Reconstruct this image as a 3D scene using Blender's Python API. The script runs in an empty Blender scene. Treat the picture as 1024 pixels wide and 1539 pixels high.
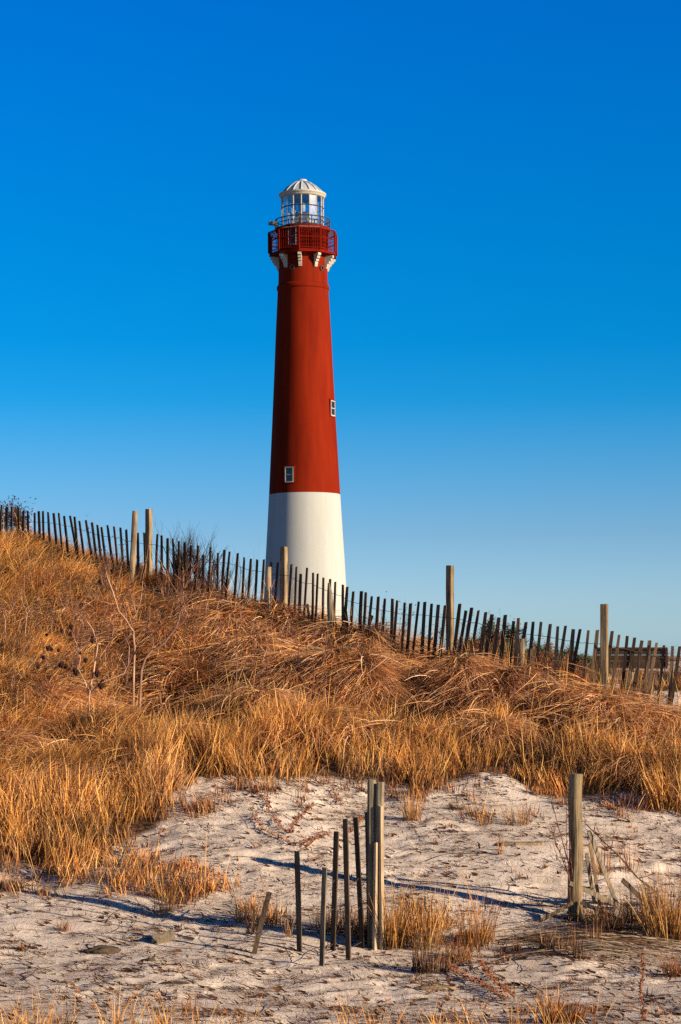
import bpy, bmesh, math, random
import numpy as np
from mathutils import Vector
R = math.radians
F = 3000.0          # focal length in photo pixels
CX, HZ = 512.0, 985.0   # photo column of the optical axis, row of the horizon
EYE = 2.4           # metres of the eye above the sand
scene = bpy.context.scene
col = scene.collection
rng = np.random.default_rng(7)
random.seed(7)

# ------------------------------------------------------------------ noise
_perm = rng.random((256, 256))
def vnoise(x, y, s, ox=0.0, oy=0.0):
    x = np.asarray(x, float) / s + 91.7 + ox; y = np.asarray(y, float) / s + 57.3 + oy
    xi = np.floor(x).astype(int); yi = np.floor(y).astype(int)
    fx = x - xi; fy = y - yi
    fx = fx*fx*(3-2*fx); fy = fy*fy*(3-2*fy)
    a = _perm[xi & 255, yi & 255]; b = _perm[(xi+1) & 255, yi & 255]
    c = _perm[xi & 255, (yi+1) & 255]; d = _perm[(xi+1) & 255, (yi+1) & 255]
    return ((a*(1-fx)+b*fx)*(1-fy) + (c*(1-fx)+d*fx)*fy) - 0.5
def fbm(x, y, s, n=3, ox=0.0):
    t = 0; a = 1
    for i in range(n):
        t = t + a*vnoise(x, y, s, ox+13.1*i, 7.7*i); a *= .5; s = s/2.03
    return t
def sstep(a, b, x):
    t = np.clip((x-a)/(b-a), 0, 1); return t*t*(3-2*t)

# ------------------------------------------------------------------ terrain
def P(px, py, Y):
    return ((px-CX)/F*Y, Y, (HZ-py)/F*Y + EYE)
FX = np.array([-260, 0, 200, 400, 512, 700, 850, 1024, 1300.])
FY = np.array([33.5, 31, 29.3, 27.6, 26.5, 25.2, 24.6, 24.2, 23.9])
FB = np.array([772, 815, 872, 930, 964, 1016, 1052, 1096, 1145.])
def fence_Y(px): return float(np.interp(px, FX, FY))
cp = []
for x in (-1200, -600, 0, 512, 1024, 1600, 2200):
    for Y, z in ((4, .08), (8, .08), (12.5, .07), (16, .05)):
        if Y == 16 and x < 400: z += .03*(400-x)/400
        cp.append((((x-CX)/F*max(Y, 10)), Y, z))
for a in [(0,1300,18.6),(130,1240,19.6),(270,1185,20.6),(512,1178,21),(760,1172,21),(1024,1213,20.4),(860,1190,20.8),(640,1182,20.9),(1250,1240,20),(-260,1340,17.6),
          (512,1285,18.5),(800,1300,18.3),(1024,1320,18.2),(250,1300,18.3),
          (0,1050,24),(-260,1040,24.5),(200,1062,24.5),(400,1072,23.7),(512,1068,23.6),(600,1070,23.4),(760,1080,23.2),(900,1100,22.6),(1024,1130,22.2),(1250,1170,22),
          (0,930,27.6),(-260,900,28.5),(200,960,27),(400,990,26)]:
    cp.append(P(*a))
for x, y, b in zip(FX, FY, FB):
    p = P(x, b, y); cp.append(p)
    cp.append((p[0]+.6, y+1.3, p[2]-.08-.15*(x < 850)-.12*(500 < x < 900)))
for a in [(-260,1060,40),(0,1075,38),(200,1075,38),(400,1070,38),(600,1068,36),(760,1060,34),(900,1045,31),(1024,1040,32),(1300,1050,32),
          (1024,1026,42),(900,1030,42),(1300,1030,42)]:
    cp.append(P(*a))
for x in (-30, -14, 0, 14, 30):
    cp.append((x, 50, .9)); cp.append((x, 62, .9))
for x in (-18, 18):
    for Y, z in ((6, .1), (14, .1), (20, .9), (26, 2.4 if x > 0 else 4.2), (33, 2.2 if x > 0 else 4.0), (42, 1.0)):
        cp.append((x, Y, z))
cp = np.array(cp)
def tps(r2): return r2*np.log(r2+1e-9)*.5
def fit(cp, lam=.02):
    n = len(cp); d = ((cp[:, None, :2]-cp[None, :, :2])**2).sum(-1)
    A = np.zeros((n+3, n+3)); A[:n, :n] = tps(d)+lam*np.eye(n)
    Q = np.c_[np.ones(n), cp[:, :2]]; A[:n, n:] = Q; A[n:, :n] = Q.T
    return np.linalg.solve(A, np.r_[cp[:, 2], 0, 0, 0])
cw = fit(cp)
def base_h(x, y):
    sh = np.shape(x); x = np.ravel(x).astype(float); y = np.ravel(y).astype(float)
    xc = np.clip(x, -20, 20); yc = np.clip(y, 2, 60)
    out = np.full(x.shape, cw[-3]) + cw[-2]*xc + cw[-1]*yc
    for (a, b, _), w in zip(cp, cw[:-3]):
        out += w*tps((xc-a)**2+(yc-b)**2)
    far = sstep(44, 60, y) ; out = out*(1-far)+.9*far
    sd = sstep(14, 22, np.abs(x)); out = out*(1-sd)+1.0*sd
    return out.reshape(sh)
# the edge between sand and dune grass, by photo column
EX = np.array([-500, 0, 90, 180, 240, 262, 330, 430, 560, 640, 760, 800, 830, 920, 1024, 1500])
EY = np.array([1320, 1292, 1290, 1262, 1240, 1196, 1178, 1172, 1172, 1180, 1160, 1178, 1186, 1200, 1214, 1230])
PATCH = [(200,1322,150,34,.7),(60,1340,90,20,.35),(290,1350,70,22,.45),(290,1220,55,18,.45),(1010,1385,90,34,.9),(960,1400,60,18,.7),
         (655,1400,105,36,.55),(760,1232,60,16,.3),(620,1206,40,14,.4),(30,1545,150,38,.8),(200,1560,150,22,.4),(830,1540,70,22,.6),(650,1560,160,26,.35),
         (870,1400,60,16,.55),(1010,1290,60,30,.18),(520,1395,60,10,.22),(100,1392,40,8,.2),(400,1380,50,16,.35),(440,1230,40,12,.15)]
def grass_mask(x, y, z):
    px = CX + x/np.maximum(y, 1)*F; py = HZ-(z-EYE)/np.maximum(y, 1)*F
    wob = 26*fbm(x, y, .7, 2)
    e = np.interp(px, EX, EY)
    up = sstep(14, -14, py-e+wob)
    up = np.where(y > 22, 1.0, up)
    up = np.where(y > 33, .75+.5*vnoise(x, y, 2.0), up)
    # sandy clearings beyond the fence on the right
    up = np.where((y > 27) & (x > 2.5) & (vnoise(x, y, 1.6, 3) > .05), .1, up)
    m = up; grass_mask.up = up
    for cx, cy, rx, ry, s in PATCH:
        d = ((px-cx)/rx)**2+((py-cy)/ry)**2
        m = np.maximum(m, s*sstep(1.25, .35, d+1.6*vnoise(x, y, .25, 5)))
    return m
def bumps(x, y, g):
    zz = sstep(21, 22.5, y)*sstep(29, 26, y)
    b = (.16+.16*zz)*fbm(x, y, 1.5, 2)*g*sstep(16, 21, y)
    b = b + (.10+.24*zz)*fbm(x, y, .7, 2, 4)*g*sstep(19, 23, y)
    near = 1-sstep(26, 36, y)
    s = .10*fbm(x, y, 1.6, 2, 9) + .022*fbm(x, y, .40, 2, 2) + .018*fbm(x, y*1.6, .15, 2, 6)*(.4+1.6*(vnoise(x, y, .8, 88)>.0))
    s = s + .05*np.maximum(0, vnoise(x, y, .16, 21)-.26)
    b = b + s*(1-.7*g)*near
    return b
# hollows between the dune hummocks (photo column, depth, radius, metres)
HOLD = [(735,23.0,.36),(612,23.6,.34),(665,22.9,.26),(700,23.5,.22),(560,23.2,.26),(655,24.4,.24),(480,23.0,.24),(408,24.0,.26),(335,25.4,.26),(575,24.6,.2),(790,23.4,.24),(840,22.6,.26),(520,25.0,.2),(880,22.2,.22),(445,24.9,.2),(940,21.8,.24),(300,24.2,.24)]
def hollow(x, y):
    o = 0
    for a_, Y_, r_ in HOLD: o = np.maximum(o, np.exp(-(((x-(a_-CX)/F*Y_)/(r_*1.5))**2+((y-Y_)/r_)**2)))
    return o
HOL = [(725,23.2,.42,-.36),(615,23.5,.38,-.26),(600,22.8,.35,.16),(640,24.6,.3,-.2),(780,22.6,.4,.2),(560,24.3,.4,.15),(480,22.8,.4,.14),(330,24.2,.35,-.2),
       (300,25.4,.5,.2),(400,24.8,.4,.15),(90,22,.4,-.15),(470,24.2,.3,-.18),(840,22.4,.35,-.2),(930,21.6,.4,.15),(690,24.2,.35,.22),(655,22.6,.3,-.2),(540,22.9,.3,-.25),(440,23.6,.3,-.2),(520,24.6,.35,.18),(380,23.3,.35,.2),(770,23.9,.35,.2)]
def raw_h(x, y):
    z = base_h(x, y)
    g = grass_mask(x, y, z)
    z = z + bumps(x, y, g)
    for pxx, Y, r, a in HOL:
        q_ = np.exp(-(((x-(pxx-CX)/F*Y)/r)**2+((y-Y)/r)**2)); z = z + 1.35*a*q_
        if a < -.15 and pxx > 320: g = g*(1-.75*q_)
    q_ = hollow(x, y); z = z-.30*q_; g = g*(1-.6*q_)
    return z, g
def lines(segs):
    out = []
    for a, b, s in segs: out += list(np.arange(a, b-1e-6, s))
    return out
xs = lines([(-5.8, 5.8, .04)]); e = 5.8; st = .06
ext = []
while e < 4000: ext.append(e); e += st; st *= 1.18 if e > 8 else 1.04
xs = np.array(sorted([-v for v in ext] + xs + ext))
ys = lines([(-6, 8, .7), (8, 11, .12), (11, 23, .035), (23, 34, .06)]); e = 34; st = .1
while e < 6000: ys.append(e); e += st; st *= 1.12 if e < 60 else 1.3
ys = np.array(ys)
GX, GY = np.meshgrid(xs, ys)
GZ, GG = raw_h(GX, GY); GU = grass_mask.up
GCOL = np.minimum(GG, np.maximum(GU, .30*GG))
farf = sstep(120, 400, np.hypot(GX, GY)); GZ = GZ*(1-farf)+.9*farf
def lookup(arr, x, y):
    ix = np.clip(np.searchsorted(xs, x)-1, 0, len(xs)-2); iy = np.clip(np.searchsorted(ys, y)-1, 0, len(ys)-2)
    fx = np.clip((x-xs[ix])/(xs[ix+1]-xs[ix]), 0, 1); fy = np.clip((y-ys[iy])/(ys[iy+1]-ys[iy]), 0, 1)
    return (arr[iy, ix]*(1-fx)+arr[iy, ix+1]*fx)*(1-fy)+(arr[iy+1, ix]*(1-fx)+arr[iy+1, ix+1]*fx)*fy
def H(x, y): return lookup(GZ, np.asarray(x, float), np.asarray(y, float))
def gp(px, py, y0=9.0, y1=34.0):
    """ground point seen at a photo pixel"""
    Y = np.linspace(y0, y1, 3000); X = (px-CX)/F*Y; z = EYE+(HZ-py)/F*Y
    h = H(X, Y); k = np.argmax(h >= z) if (h >= z).any() else len(Y)-1
    return Vector((X[k], Y[k], float(H(X[k], Y[k]))))

# ------------------------------------------------------------------ materials
def new_mat(name):
    m = bpy.data.materials.new(name); m.use_nodes = True
    nt = m.node_tree; b = nt.nodes['Principled BSDF']; b.inputs['Roughness'].default_value = .8
    b.inputs['Specular IOR Level'].default_value = .25
    return m, nt, b
def N(nt, t, **kw):
    n = nt.nodes.new(t)
    for k, v in kw.items(): setattr(n, k, v)
    return n
def ramp(nt, stops, fac, interp='LINEAR'):
    r = N(nt, 'ShaderNodeValToRGB'); r.color_ramp.interpolation = interp
    while len(r.color_ramp.elements) < len(stops): r.color_ramp.elements.new(.5)
    for e, (p, c) in zip(r.color_ramp.elements, stops): e.position = p; e.color = (*c, 1)
    nt.links.new(fac, r.inputs[0]); return r.outputs[0]
def noise(nt, vec, scale, detail=4, rough=.6, out='Fac'):
    n = N(nt, 'ShaderNodeTexNoise'); n.inputs['Scale'].default_value = scale; n.inputs['Detail'].default_value = detail
    n.inputs['Roughness'].default_value = rough
    if vec: nt.links.new(vec, n.inputs['Vector'])
    return n.outputs[out]
def mapping(nt, vec, scale=(1, 1, 1), loc=(0, 0, 0)):
    n = N(nt, 'ShaderNodeMapping'); n.inputs['Scale'].default_value = scale; n.inputs['Location'].default_value = loc
    nt.links.new(vec, n.inputs[0]); return n.outputs[0]
def mixc(nt, a, b, fac, mode='MIX'):
    n = N(nt, 'ShaderNodeMix', data_type='RGBA', blend_type=mode)
    for s, v in ((n.inputs[0], fac), (n.inputs[6], a), (n.inputs[7], b)):
        if hasattr(v, 'is_output'): nt.links.new(v, s)
        elif isinstance(v, tuple): s.default_value = (*v, 1)
        else: s.default_value = v
    return n.outputs[2]
def bump(nt, b, h, strength=.4, dist=.01):
    n = N(nt, 'ShaderNodeBump'); n.inputs['Strength'].default_value = strength; n.inputs['Distance'].default_value = dist
    nt.links.new(h, n.inputs['Height']); nt.links.new(n.outputs[0], b.inputs['Normal'])
def simple(name, c, rough=.6, metal=0, spec=.3):
    m, nt, b = new_mat(name); b.inputs['Roughness'].default_value = rough; b.inputs['Metallic'].default_value = metal
    b.inputs['Specular IOR Level'].default_value = spec
    tc = N(nt, 'ShaderNodeTexCoord').outputs['Object']
    f = noise(nt, tc, 3, 5)
    nt.links.new(ramp(nt, [(.3, tuple(v*.78 for v in c)), (.7, tuple(min(1, v*1.12) for v in c))], f), b.inputs['Base Color'])
    return m
def paint(name, c, dark):
    m, nt, b = new_mat(name); b.inputs['Roughness'].default_value = .8; b.inputs['Specular IOR Level'].default_value = .04
    tc = N(nt, 'ShaderNodeTexCoord').outputs['Object']
    f = noise(nt, mapping(nt, tc, (1, 1, .12)), .9, 6, .6)
    c1 = ramp(nt, [(.3, dark), (.62, c)], f)
    f2 = noise(nt, tc, 5, 5, .7)
    c2 = mixc(nt, c1, dark, ramp(nt, [(.56, (0, 0, 0)), (.8, (.45, .45, .45))], f2))
    nt.links.new(c2, b.inputs['Base Color'])
    bump(nt, b, noise(nt, tc, 1.2, 2, .5), .12, .03)
    return m
def wood(name, lo, hi, streak=60):
    m, nt, b = new_mat(name); b.inputs['Roughness'].default_value = .85; b.inputs['Specular IOR Level'].default_value = .15
    tc = N(nt, 'ShaderNodeTexCoord').outputs['Object']
    oi = N(nt, 'ShaderNodeObjectInfo').outputs['Random']
    add = N(nt, 'ShaderNodeVectorMath', operation='ADD'); cmb = N(nt, 'ShaderNodeCombineXYZ')
    ml = N(nt, 'ShaderNodeMath', operation='MULTIPLY'); ml.inputs[1].default_value = 40
    nt.links.new(oi, ml.inputs[0]); nt.links.new(ml.outputs[0], cmb.inputs[0]); nt.links.new(ml.outputs[0], cmb.inputs[2])
    nt.links.new(tc, add.inputs[0]); nt.links.new(cmb.outputs[0], add.inputs[1])
    v = add.outputs[0]
    f = noise(nt, mapping(nt, v, (streak, streak, 3.0)), 1.0, 6, .65)
    f2 = noise(nt, mapping(nt, v, (9, 9, 4)), 1.0, 4, .6)
    mx = N(nt, 'ShaderNodeMath', operation='ADD'); mm = N(nt, 'ShaderNodeMath', operation='MULTIPLY'); mm.inputs[1].default_value = .6
    nt.links.new(f2, mm.inputs[0]); nt.links.new(f, mx.inputs[0]); nt.links.new(mm.outputs[0], mx.inputs[1])
    c = ramp(nt, [(.55, lo), (.78, tuple((a+b_)/2 for a, b_ in zip(lo, hi))), (1.0, hi)], mx.outputs[0])
    mr = N(nt, 'ShaderNodeMapRange'); mr.inputs[3].default_value = .65; mr.inputs[4].default_value = 1.25
    nt.links.new(oi, mr.inputs[0])
    hs = N(nt, 'ShaderNodeHueSaturation'); nt.links.new(mr.outputs[0], hs.inputs['Value']); nt.links.new(c, hs.inputs['Color'])
    nt.links.new(hs.outputs[0], b.inputs['Base Color'])
    bump(nt, b, f, .9, .006)
    return m
def vcol(name, trans=.25, rough=.7):
    m, nt, b = new_mat(name)
    at = N(nt, 'ShaderNodeAttribute', attribute_name='Col')
    d = N(nt, 'ShaderNodeBsdfDiffuse'); t = N(nt, 'ShaderNodeBsdfTranslucent'); mx = N(nt, 'ShaderNodeMixShader'); mx.inputs[0].default_value = trans
    nt.links.new(at.outputs[0], d.inputs[0]); nt.links.new(at.outputs[0], t.inputs[0])
    nt.links.new(d.outputs[0], mx.inputs[1]); nt.links.new(t.outputs[0], mx.inputs[2])
    nt.links.new(mx.outputs[0], nt.nodes['Material Output'].inputs[0])
    return m
M = {}
M['red'] = paint('red_paint', (.20, .0165, .004), (.13, .010, .003))
M['darkred'] = paint('dark_red_paint', (.17, .010, .004), (.09, .005, .003))
M['white'] = paint('white_paint', (.41, .44, .44), (.36, .385, .38))
M['cream'] = simple('cream_trim', (.45, .43, .37))
M['silver'] = simple('pale_metal', (.42, .47, .53), .5)
M['iron'] = simple('dark_iron', (.05, .035, .03), .5)
M['rust'] = simple('rusty_wire', (.10, .07, .05), .7)
M['black'] = simple('black_pane', (.012, .014, .02), .15, spec=.6)
M['grey'] = simple('grey_box', (.16, .16, .17))
M['slat'] = wood('slat_wood', (.022, .016, .012), (.11, .08, .055))  # shade on the slat faces is put into this dark base colour
M['slatlit'] = wood('slat_wood_pale_lit', (.07, .048, .03), (.30, .215, .13))  # paler slat wood; carries painted sunlight on the right-hand fence slats
M['post'] = wood('post_wood', (.045, .035, .023), (.28, .215, .13), 45)
M['pale'] = wood('pale_wood', (.08, .06, .042), (.38, .29, .185), 45)
M['grey_wood'] = wood('grey_wood', (.045, .038, .03), (.29, .245, .175), 50)
M['board'] = wood('sign_wood', (.012, .009, .007), (.055, .030, .022), 30)
M['bark'] = wood('bark', (.07, .035, .025), (.42, .24, .16), 60)
M['bark_pale'] = wood('bark_pale', (.16, .09, .06), (.66, .41, .28), 60)
M['twig'] = simple('twig_brown', (.085, .042, .028), .8)
M['twigred'] = simple('twig_red', (.16, .05, .028), .8)
M['twigpink'] = simple('twig_pinkish', (.24, .115, .08), .8)
M['batten'] = wood('batten_wood', (.26, .20, .13), (.66, .53, .36), 45)
M['seed'] = simple('seed_head', (.035, .012, .008), .9)
M['leafdead'] = simple('dead_leaf', (.20, .075, .035), .8)
M['needle'] = simple('needle_green', (.035, .055, .022), .8)
M['stone'] = simple('dark_stone', (.075, .055, .04), .9)
M['grass'] = vcol('dry_grass', .22)

def glass():
    m, nt, b = new_mat('lantern_glass')
    t = N(nt, 'ShaderNodeBsdfTransparent'); t.inputs[0].default_value = (.80, .86, .92, 1)
    g = N(nt, 'ShaderNodeBsdfGlossy'); g.inputs['Roughness'].default_value = .04
    lw = N(nt, 'ShaderNodeLayerWeight'); lw.inputs[0].default_value = .25
    mr = N(nt, 'ShaderNodeMapRange'); mr.inputs[3].default_value = .16; mr.inputs[4].default_value = .75
    mx = N(nt, 'ShaderNodeMixShader')
    nt.links.new(lw.outputs['Facing'], mr.inputs[0]); nt.links.new(mr.outputs[0], mx.inputs[0])
    nt.links.new(t.outputs[0], mx.inputs[1]); nt.links.new(g.outputs[0], mx.inputs[2])
    nt.links.new(mx.outputs[0], nt.nodes['Material Output'].inputs[0]); return m
M['glass'] = glass()

def ground_mat():
    m, nt, b = new_mat('sand_and_thatch')
    tc = N(nt, 'ShaderNodeTexCoord').outputs['Object']
    g = N(nt, 'ShaderNodeAttribute', attribute_name='grass').outputs['Fac']
    f = noise(nt, tc, 2.2, 8, .65)
    sand = ramp(nt, [(.28, (.54, .47, .42)), (.5, (.71, .63, .57)), (.75, (.84, .77, .72))], f)
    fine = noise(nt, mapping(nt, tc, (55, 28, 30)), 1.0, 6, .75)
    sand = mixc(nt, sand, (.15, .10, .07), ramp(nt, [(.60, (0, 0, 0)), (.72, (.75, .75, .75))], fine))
    grit = noise(nt, tc, 160, 3, .8)
    sand = mixc(nt, sand, (.88, .80, .72), ramp(nt, [(.60, (0, 0, 0)), (.75, (.55, .55, .55))], grit))
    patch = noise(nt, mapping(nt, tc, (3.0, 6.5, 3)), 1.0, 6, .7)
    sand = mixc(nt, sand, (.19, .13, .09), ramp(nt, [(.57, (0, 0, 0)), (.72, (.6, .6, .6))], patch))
    th = noise(nt, mapping(nt, tc, (30, 30, 30)), 1.0, 6, .75)
    thatch = ramp(nt, [(.35, (.045, .024, .012)), (.55, (.15, .085, .04)), (.75, (.30, .19, .11))], th)
    nt.links.new(mixc(nt, sand, thatch, ramp(nt, [(.15, (0, 0, 0)), (.6, (.93, .93, .93))], g)), b.inputs['Base Color'])
    b.inputs['Roughness'].default_value = .95; b.inputs['Specular IOR Level'].default_value = .05
    bh = N(nt, 'ShaderNodeMath', operation='ADD'); bm_ = N(nt, 'ShaderNodeMath', operation='MULTIPLY'); bm_.inputs[1].default_value = .35
    nt.links.new(grit, bm_.inputs[0]); nt.links.new(noise(nt, mapping(nt, tc, (28, 18, 18)), 1.0, 6, .7), bh.inputs[0]); nt.links.new(bm_.outputs[0], bh.inputs[1])
    bump(nt, b, bh.outputs[0], .8, .013)
    return m

# ------------------------------------------------------------------ objects and tags
def tag(o, label=None, cat=None, group=None, kind=None):
    for k, v in (('label', label), ('category', cat), ('group', group), ('kind', kind)):
        if v: o[k] = v
    return o
def empty(name, loc=(0, 0, 0), label=None, cat=None, group=None):
    o = bpy.data.objects.new(name, None); o.location = loc; o.empty_display_size = .2; col.objects.link(o)
    return tag(o, label, cat, group)
class MB:
    def __init__(s): s.v = []; s.f = []
    def add(s, vs, fs):
        o = len(s.v); s.v += [tuple(v) for v in vs]; s.f += [tuple(i+o for i in f) for f in fs]
    def box(s, c, d, rz=0, tilt=0):
        cx, cy, cz = c; hx, hy, hz = d[0]/2, d[1]/2, d[2]/2; vs = []
        for x, y, z in ((-1,-1,-1),(1,-1,-1),(1,1,-1),(-1,1,-1),(-1,-1,1),(1,-1,1),(1,1,1),(-1,1,1)):
            a, b_, h = x*hx, y*hy, z*hz
            vs.append((cx+a*math.cos(rz)-b_*math.sin(rz), cy+a*math.sin(rz)+b_*math.cos(rz), cz+h))
        s.add(vs, [(0,3,2,1),(4,5,6,7),(0,1,5,4),(1,2,6,5),(2,3,7,6),(3,0,4,7)])
    def tube(s, pts, rad, n=5, jit=0):
        pts = [Vector(p) for p in pts]; m = len(pts)
        if not hasattr(rad, '__len__'): rad = [rad]*m
        vs = []; up = Vector((.13, .97, .2)).normalized()
        for i, p in enumerate(pts):
            t = (pts[min(i+1, m-1)]-pts[max(i-1, 0)])
            t = t.normalized() if t.length > 1e-9 else Vector((0, 0, 1))
            a = t.cross(up)
            if a.length < .05: a = t.cross(Vector((1, 0, 0)))
            a.normalize(); b_ = t.cross(a)
            for k in range(n):
                th = 2*math.pi*k/n; r = rad[i]*(1+(random.uniform(-jit, jit) if jit else 0))
                vs.append(p+a*math.cos(th)*r+b_*math.sin(th)*r)
        fs = [(i*n+k, i*n+(k+1) % n, (i+1)*n+(k+1) % n, (i+1)*n+k) for i in range(m-1) for k in range(n)]
        fs += [tuple(range(n-1, -1, -1)), tuple(range((m-1)*n, m*n))]
        s.add(vs, fs)
    def lathe(s, prof, n=64, a0=0.0, close=False):
        vs = [(r*math.sin(a0+2*math.pi*k/n), -r*math.cos(a0+2*math.pi*k/n), z) for r, z in prof for k in range(n)]
        m = len(prof); fs = [(i*n+k, i*n+(k+1) % n, (i+1)*n+(k+1) % n, (i+1)*n+k) for i in range(m-1) for k in range(n)]
        if close: fs += [((m-1)*n+k, (m-1)*n+(k+1) % n, (k+1) % n, k) for k in range(n)]
        s.add(vs, fs)
    def build(s, name, mat, parent=None, smooth=False, loc=(0, 0, 0)):
        me = bpy.data.meshes.new(name); me.from_pydata(s.v, [], s.f); me.update()
        if smooth:
            me.polygons.foreach_set('use_smooth', [True]*len(me.polygons))
        me.materials.append(mat); o = bpy.data.objects.new(name, me); o.location = loc; o.parent = parent
        col.objects.link(o); return o
def copy_under(o, parent):
    c = o.copy(); col.objects.link(c); c.parent = parent; return c

# ------------------------------------------------------------------ ground
nx, ny = len(xs), len(ys)
me = bpy.data.meshes.new('ground')
V = np.stack([GX, GY, GZ], -1).reshape(-1, 3).astype(np.float32)
idx = (np.arange(ny-1)[:, None]*nx+np.arange(nx-1)[None, :]).ravel()
Q = np.stack([idx, idx+1, idx+nx+1, idx+nx], -1).astype(np.int32)
me.vertices.add(len(V)); me.vertices.foreach_set('co', V.ravel())
me.loops.add(Q.size); me.loops.foreach_set('vertex_index', Q.ravel())
me.polygons.add(len(Q)); me.polygons.foreach_set('loop_start', np.arange(0, Q.size, 4, dtype=np.int32))
me.update(calc_edges=True)
at = me.attributes.new('grass', 'FLOAT', 'POINT'); at.data.foreach_set('value', GCOL.ravel().astype(np.float32))
me.polygons.foreach_set('use_smooth', np.ones(len(Q), bool))
me.materials.append(ground_mat())
g = bpy.data.objects.new('ground', me); col.objects.link(g)
tag(g, 'pale rippled sand rising into a grassy dune ridge', None, None, 'structure')

# ------------------------------------------------------------------ blades of grass (arrays)
PAL = {
 'gold': [(.80,.42,.125),(.68,.33,.09),(.92,.57,.21),(.53,.235,.065)],
 'rust': [(.52,.21,.075),(.40,.145,.052),(.66,.31,.12),(.28,.10,.042)],
 'dull': [(.28,.155,.085),(.20,.105,.058),(.42,.27,.16),(.15,.075,.045)],
 'comb': [(.84,.50,.23),(.88,.62,.40),(.76,.40,.17),(.60,.36,.22)],
 'dark': [(.10,.05,.03),(.16,.08,.045),(.07,.035,.025),(.2,.11,.06)],
}
def pal_pick(name, n, r): return np.array(PAL[name])[r.integers(0, 4, n)]
def blades(x, y, h, w, az, lean, droop, colr, S=5, clampz=True, z0=None, curl=0.0, r=rng):
    n = len(x); t = np.linspace(0, 1, S+1)[None, :]
    dz = h[:, None]*(t*np.sqrt(np.clip(1-lean**2, .05, 1))[:, None]-droop[:, None]*t**2.2)
    dr = h[:, None]*(lean[:, None]*t + droop[:, None]*.75*t**1.8)
    a = az[:, None]+curl*t*r.normal(0, 1, (n, 1))
    X = x[:, None]+dr*np.cos(a); Y = y[:, None]+dr*np.sin(a)
    Z = (H(x, y) if z0 is None else z0)[:, None]-.01+dz
    if clampz:
        Z = np.maximum(Z, H(X, Y)+.004+.03*t*r.random((n, 1)))
    wa = az+np.pi/2+r.normal(0, .9, n)
    ww = w[:, None]*(1-.85*t**2)*.5
    ox = np.cos(wa)[:, None]*ww; oy = np.sin(wa)[:, None]*ww; oz = ww*r.normal(0, .4, (n, 1))
    A = np.stack([X-ox, Y-oy, Z-oz], -1); B = np.stack([X+ox, Y+oy, Z+oz], -1)
    vs = np.stack([A, B], 2).reshape(-1, 3)
    base = (np.arange(n)*(S+1)*2)[:, None]+(np.arange(S)*2)[None, :]
    q = np.stack([base, base+1, base+3, base+2], -1).reshape(-1, 4)
    c = np.repeat(colr[:, None, :], (S+1)*2, 1)
    k = (.36+.64*np.minimum(1, t*2.0)); k = np.repeat(k, 2, 1)[:, :, None]  # shade between blades painted in: colour darkens toward the root
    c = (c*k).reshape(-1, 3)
    return vs, q, c
def blade_mesh(name, parts, mat, parent=None, origin=None):
    vs = []; qs = []; cs = []; o = 0
    for v, q, c in parts: vs.append(v); qs.append(q+o); cs.append(c); o += len(v)
    V = np.concatenate(vs).astype(np.float32); Q = np.concatenate(qs).astype(np.int32); C = np.concatenate(cs)
    if origin is not None: V = V-np.array(origin, np.float32)
    me = bpy.data.meshes.new(name)
    me.vertices.add(len(V)); me.vertices.foreach_set('co', V.ravel())
    me.loops.add(Q.size); me.loops.foreach_set('vertex_index', Q.ravel())
    me.polygons.add(len(Q)); me.polygons.foreach_set('loop_start', np.arange(0, Q.size, 4, dtype=np.int32))
    me.update(calc_edges=True)
    ca = me.color_attributes.new('Col', 'FLOAT_COLOR', 'POINT')
    ca.data.foreach_set('color', np.c_[C, np.ones(len(C))].astype(np.float32).ravel())
    me.materials.append(mat); ob = bpy.data.objects.new(name, me); col.objects.link(ob); ob.parent = parent
    if origin is not None: ob.location = origin
    return ob
def scatter(n, x0, x1, y0, y1, fn):
    x = rng.uniform(x0, x1, n); y = rng.uniform(y0, y1, n); k = rng.random(n) < fn(x, y); return x[k], y[k]
def pxpy(x, y):
    z = H(x, y); return CX+x/y*F, HZ-(z-EYE)/y*F
parts = []
# clumps over the dune
def dens(x, y):
    return lookup(GG, x, y)
cx, cy = scatter(19500, -8.3, 8.3, 15, 34, lambda x, y: dens(x, y)**1.3*(np.abs(x) < .19*y+2.4)*np.clip(.95+3.4*vnoise(x, y, .33, 19), .04, 1)*(1-hollow(x, y))**1.5)
nc = len(cx)
px, py = pxpy(cx, cy)
# how far above the sand edge (photo rows) decides the habit: standing golden below, combed-over above
edge = np.interp(px, EX, EY)
above = edge-py
stand = sstep(115, 50, above+50*vnoise(cx, cy, .9, 2)-10*(px < 330))
lefty = sstep(330, 120, px)
stand = np.maximum(stand, .55*lefty)
field = 2.2*vnoise(cx, cy, 1.1, 8)
per = 46
k = np.repeat(np.arange(nc), per); n = len(k)
sp = .05+.05*rng.random(nc)
bx = cx[k]+rng.normal(0, 1, n)*sp[k]; by = cy[k]+rng.normal(0, 1, n)*sp[k]
st_ = stand[k]
e_ = .18
def fall_az(x, y): return np.arctan2(-(H(x, y+e_)-H(x, y-e_))-.10, -(H(x+e_, y)-H(x-e_, y))-.02)
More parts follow.
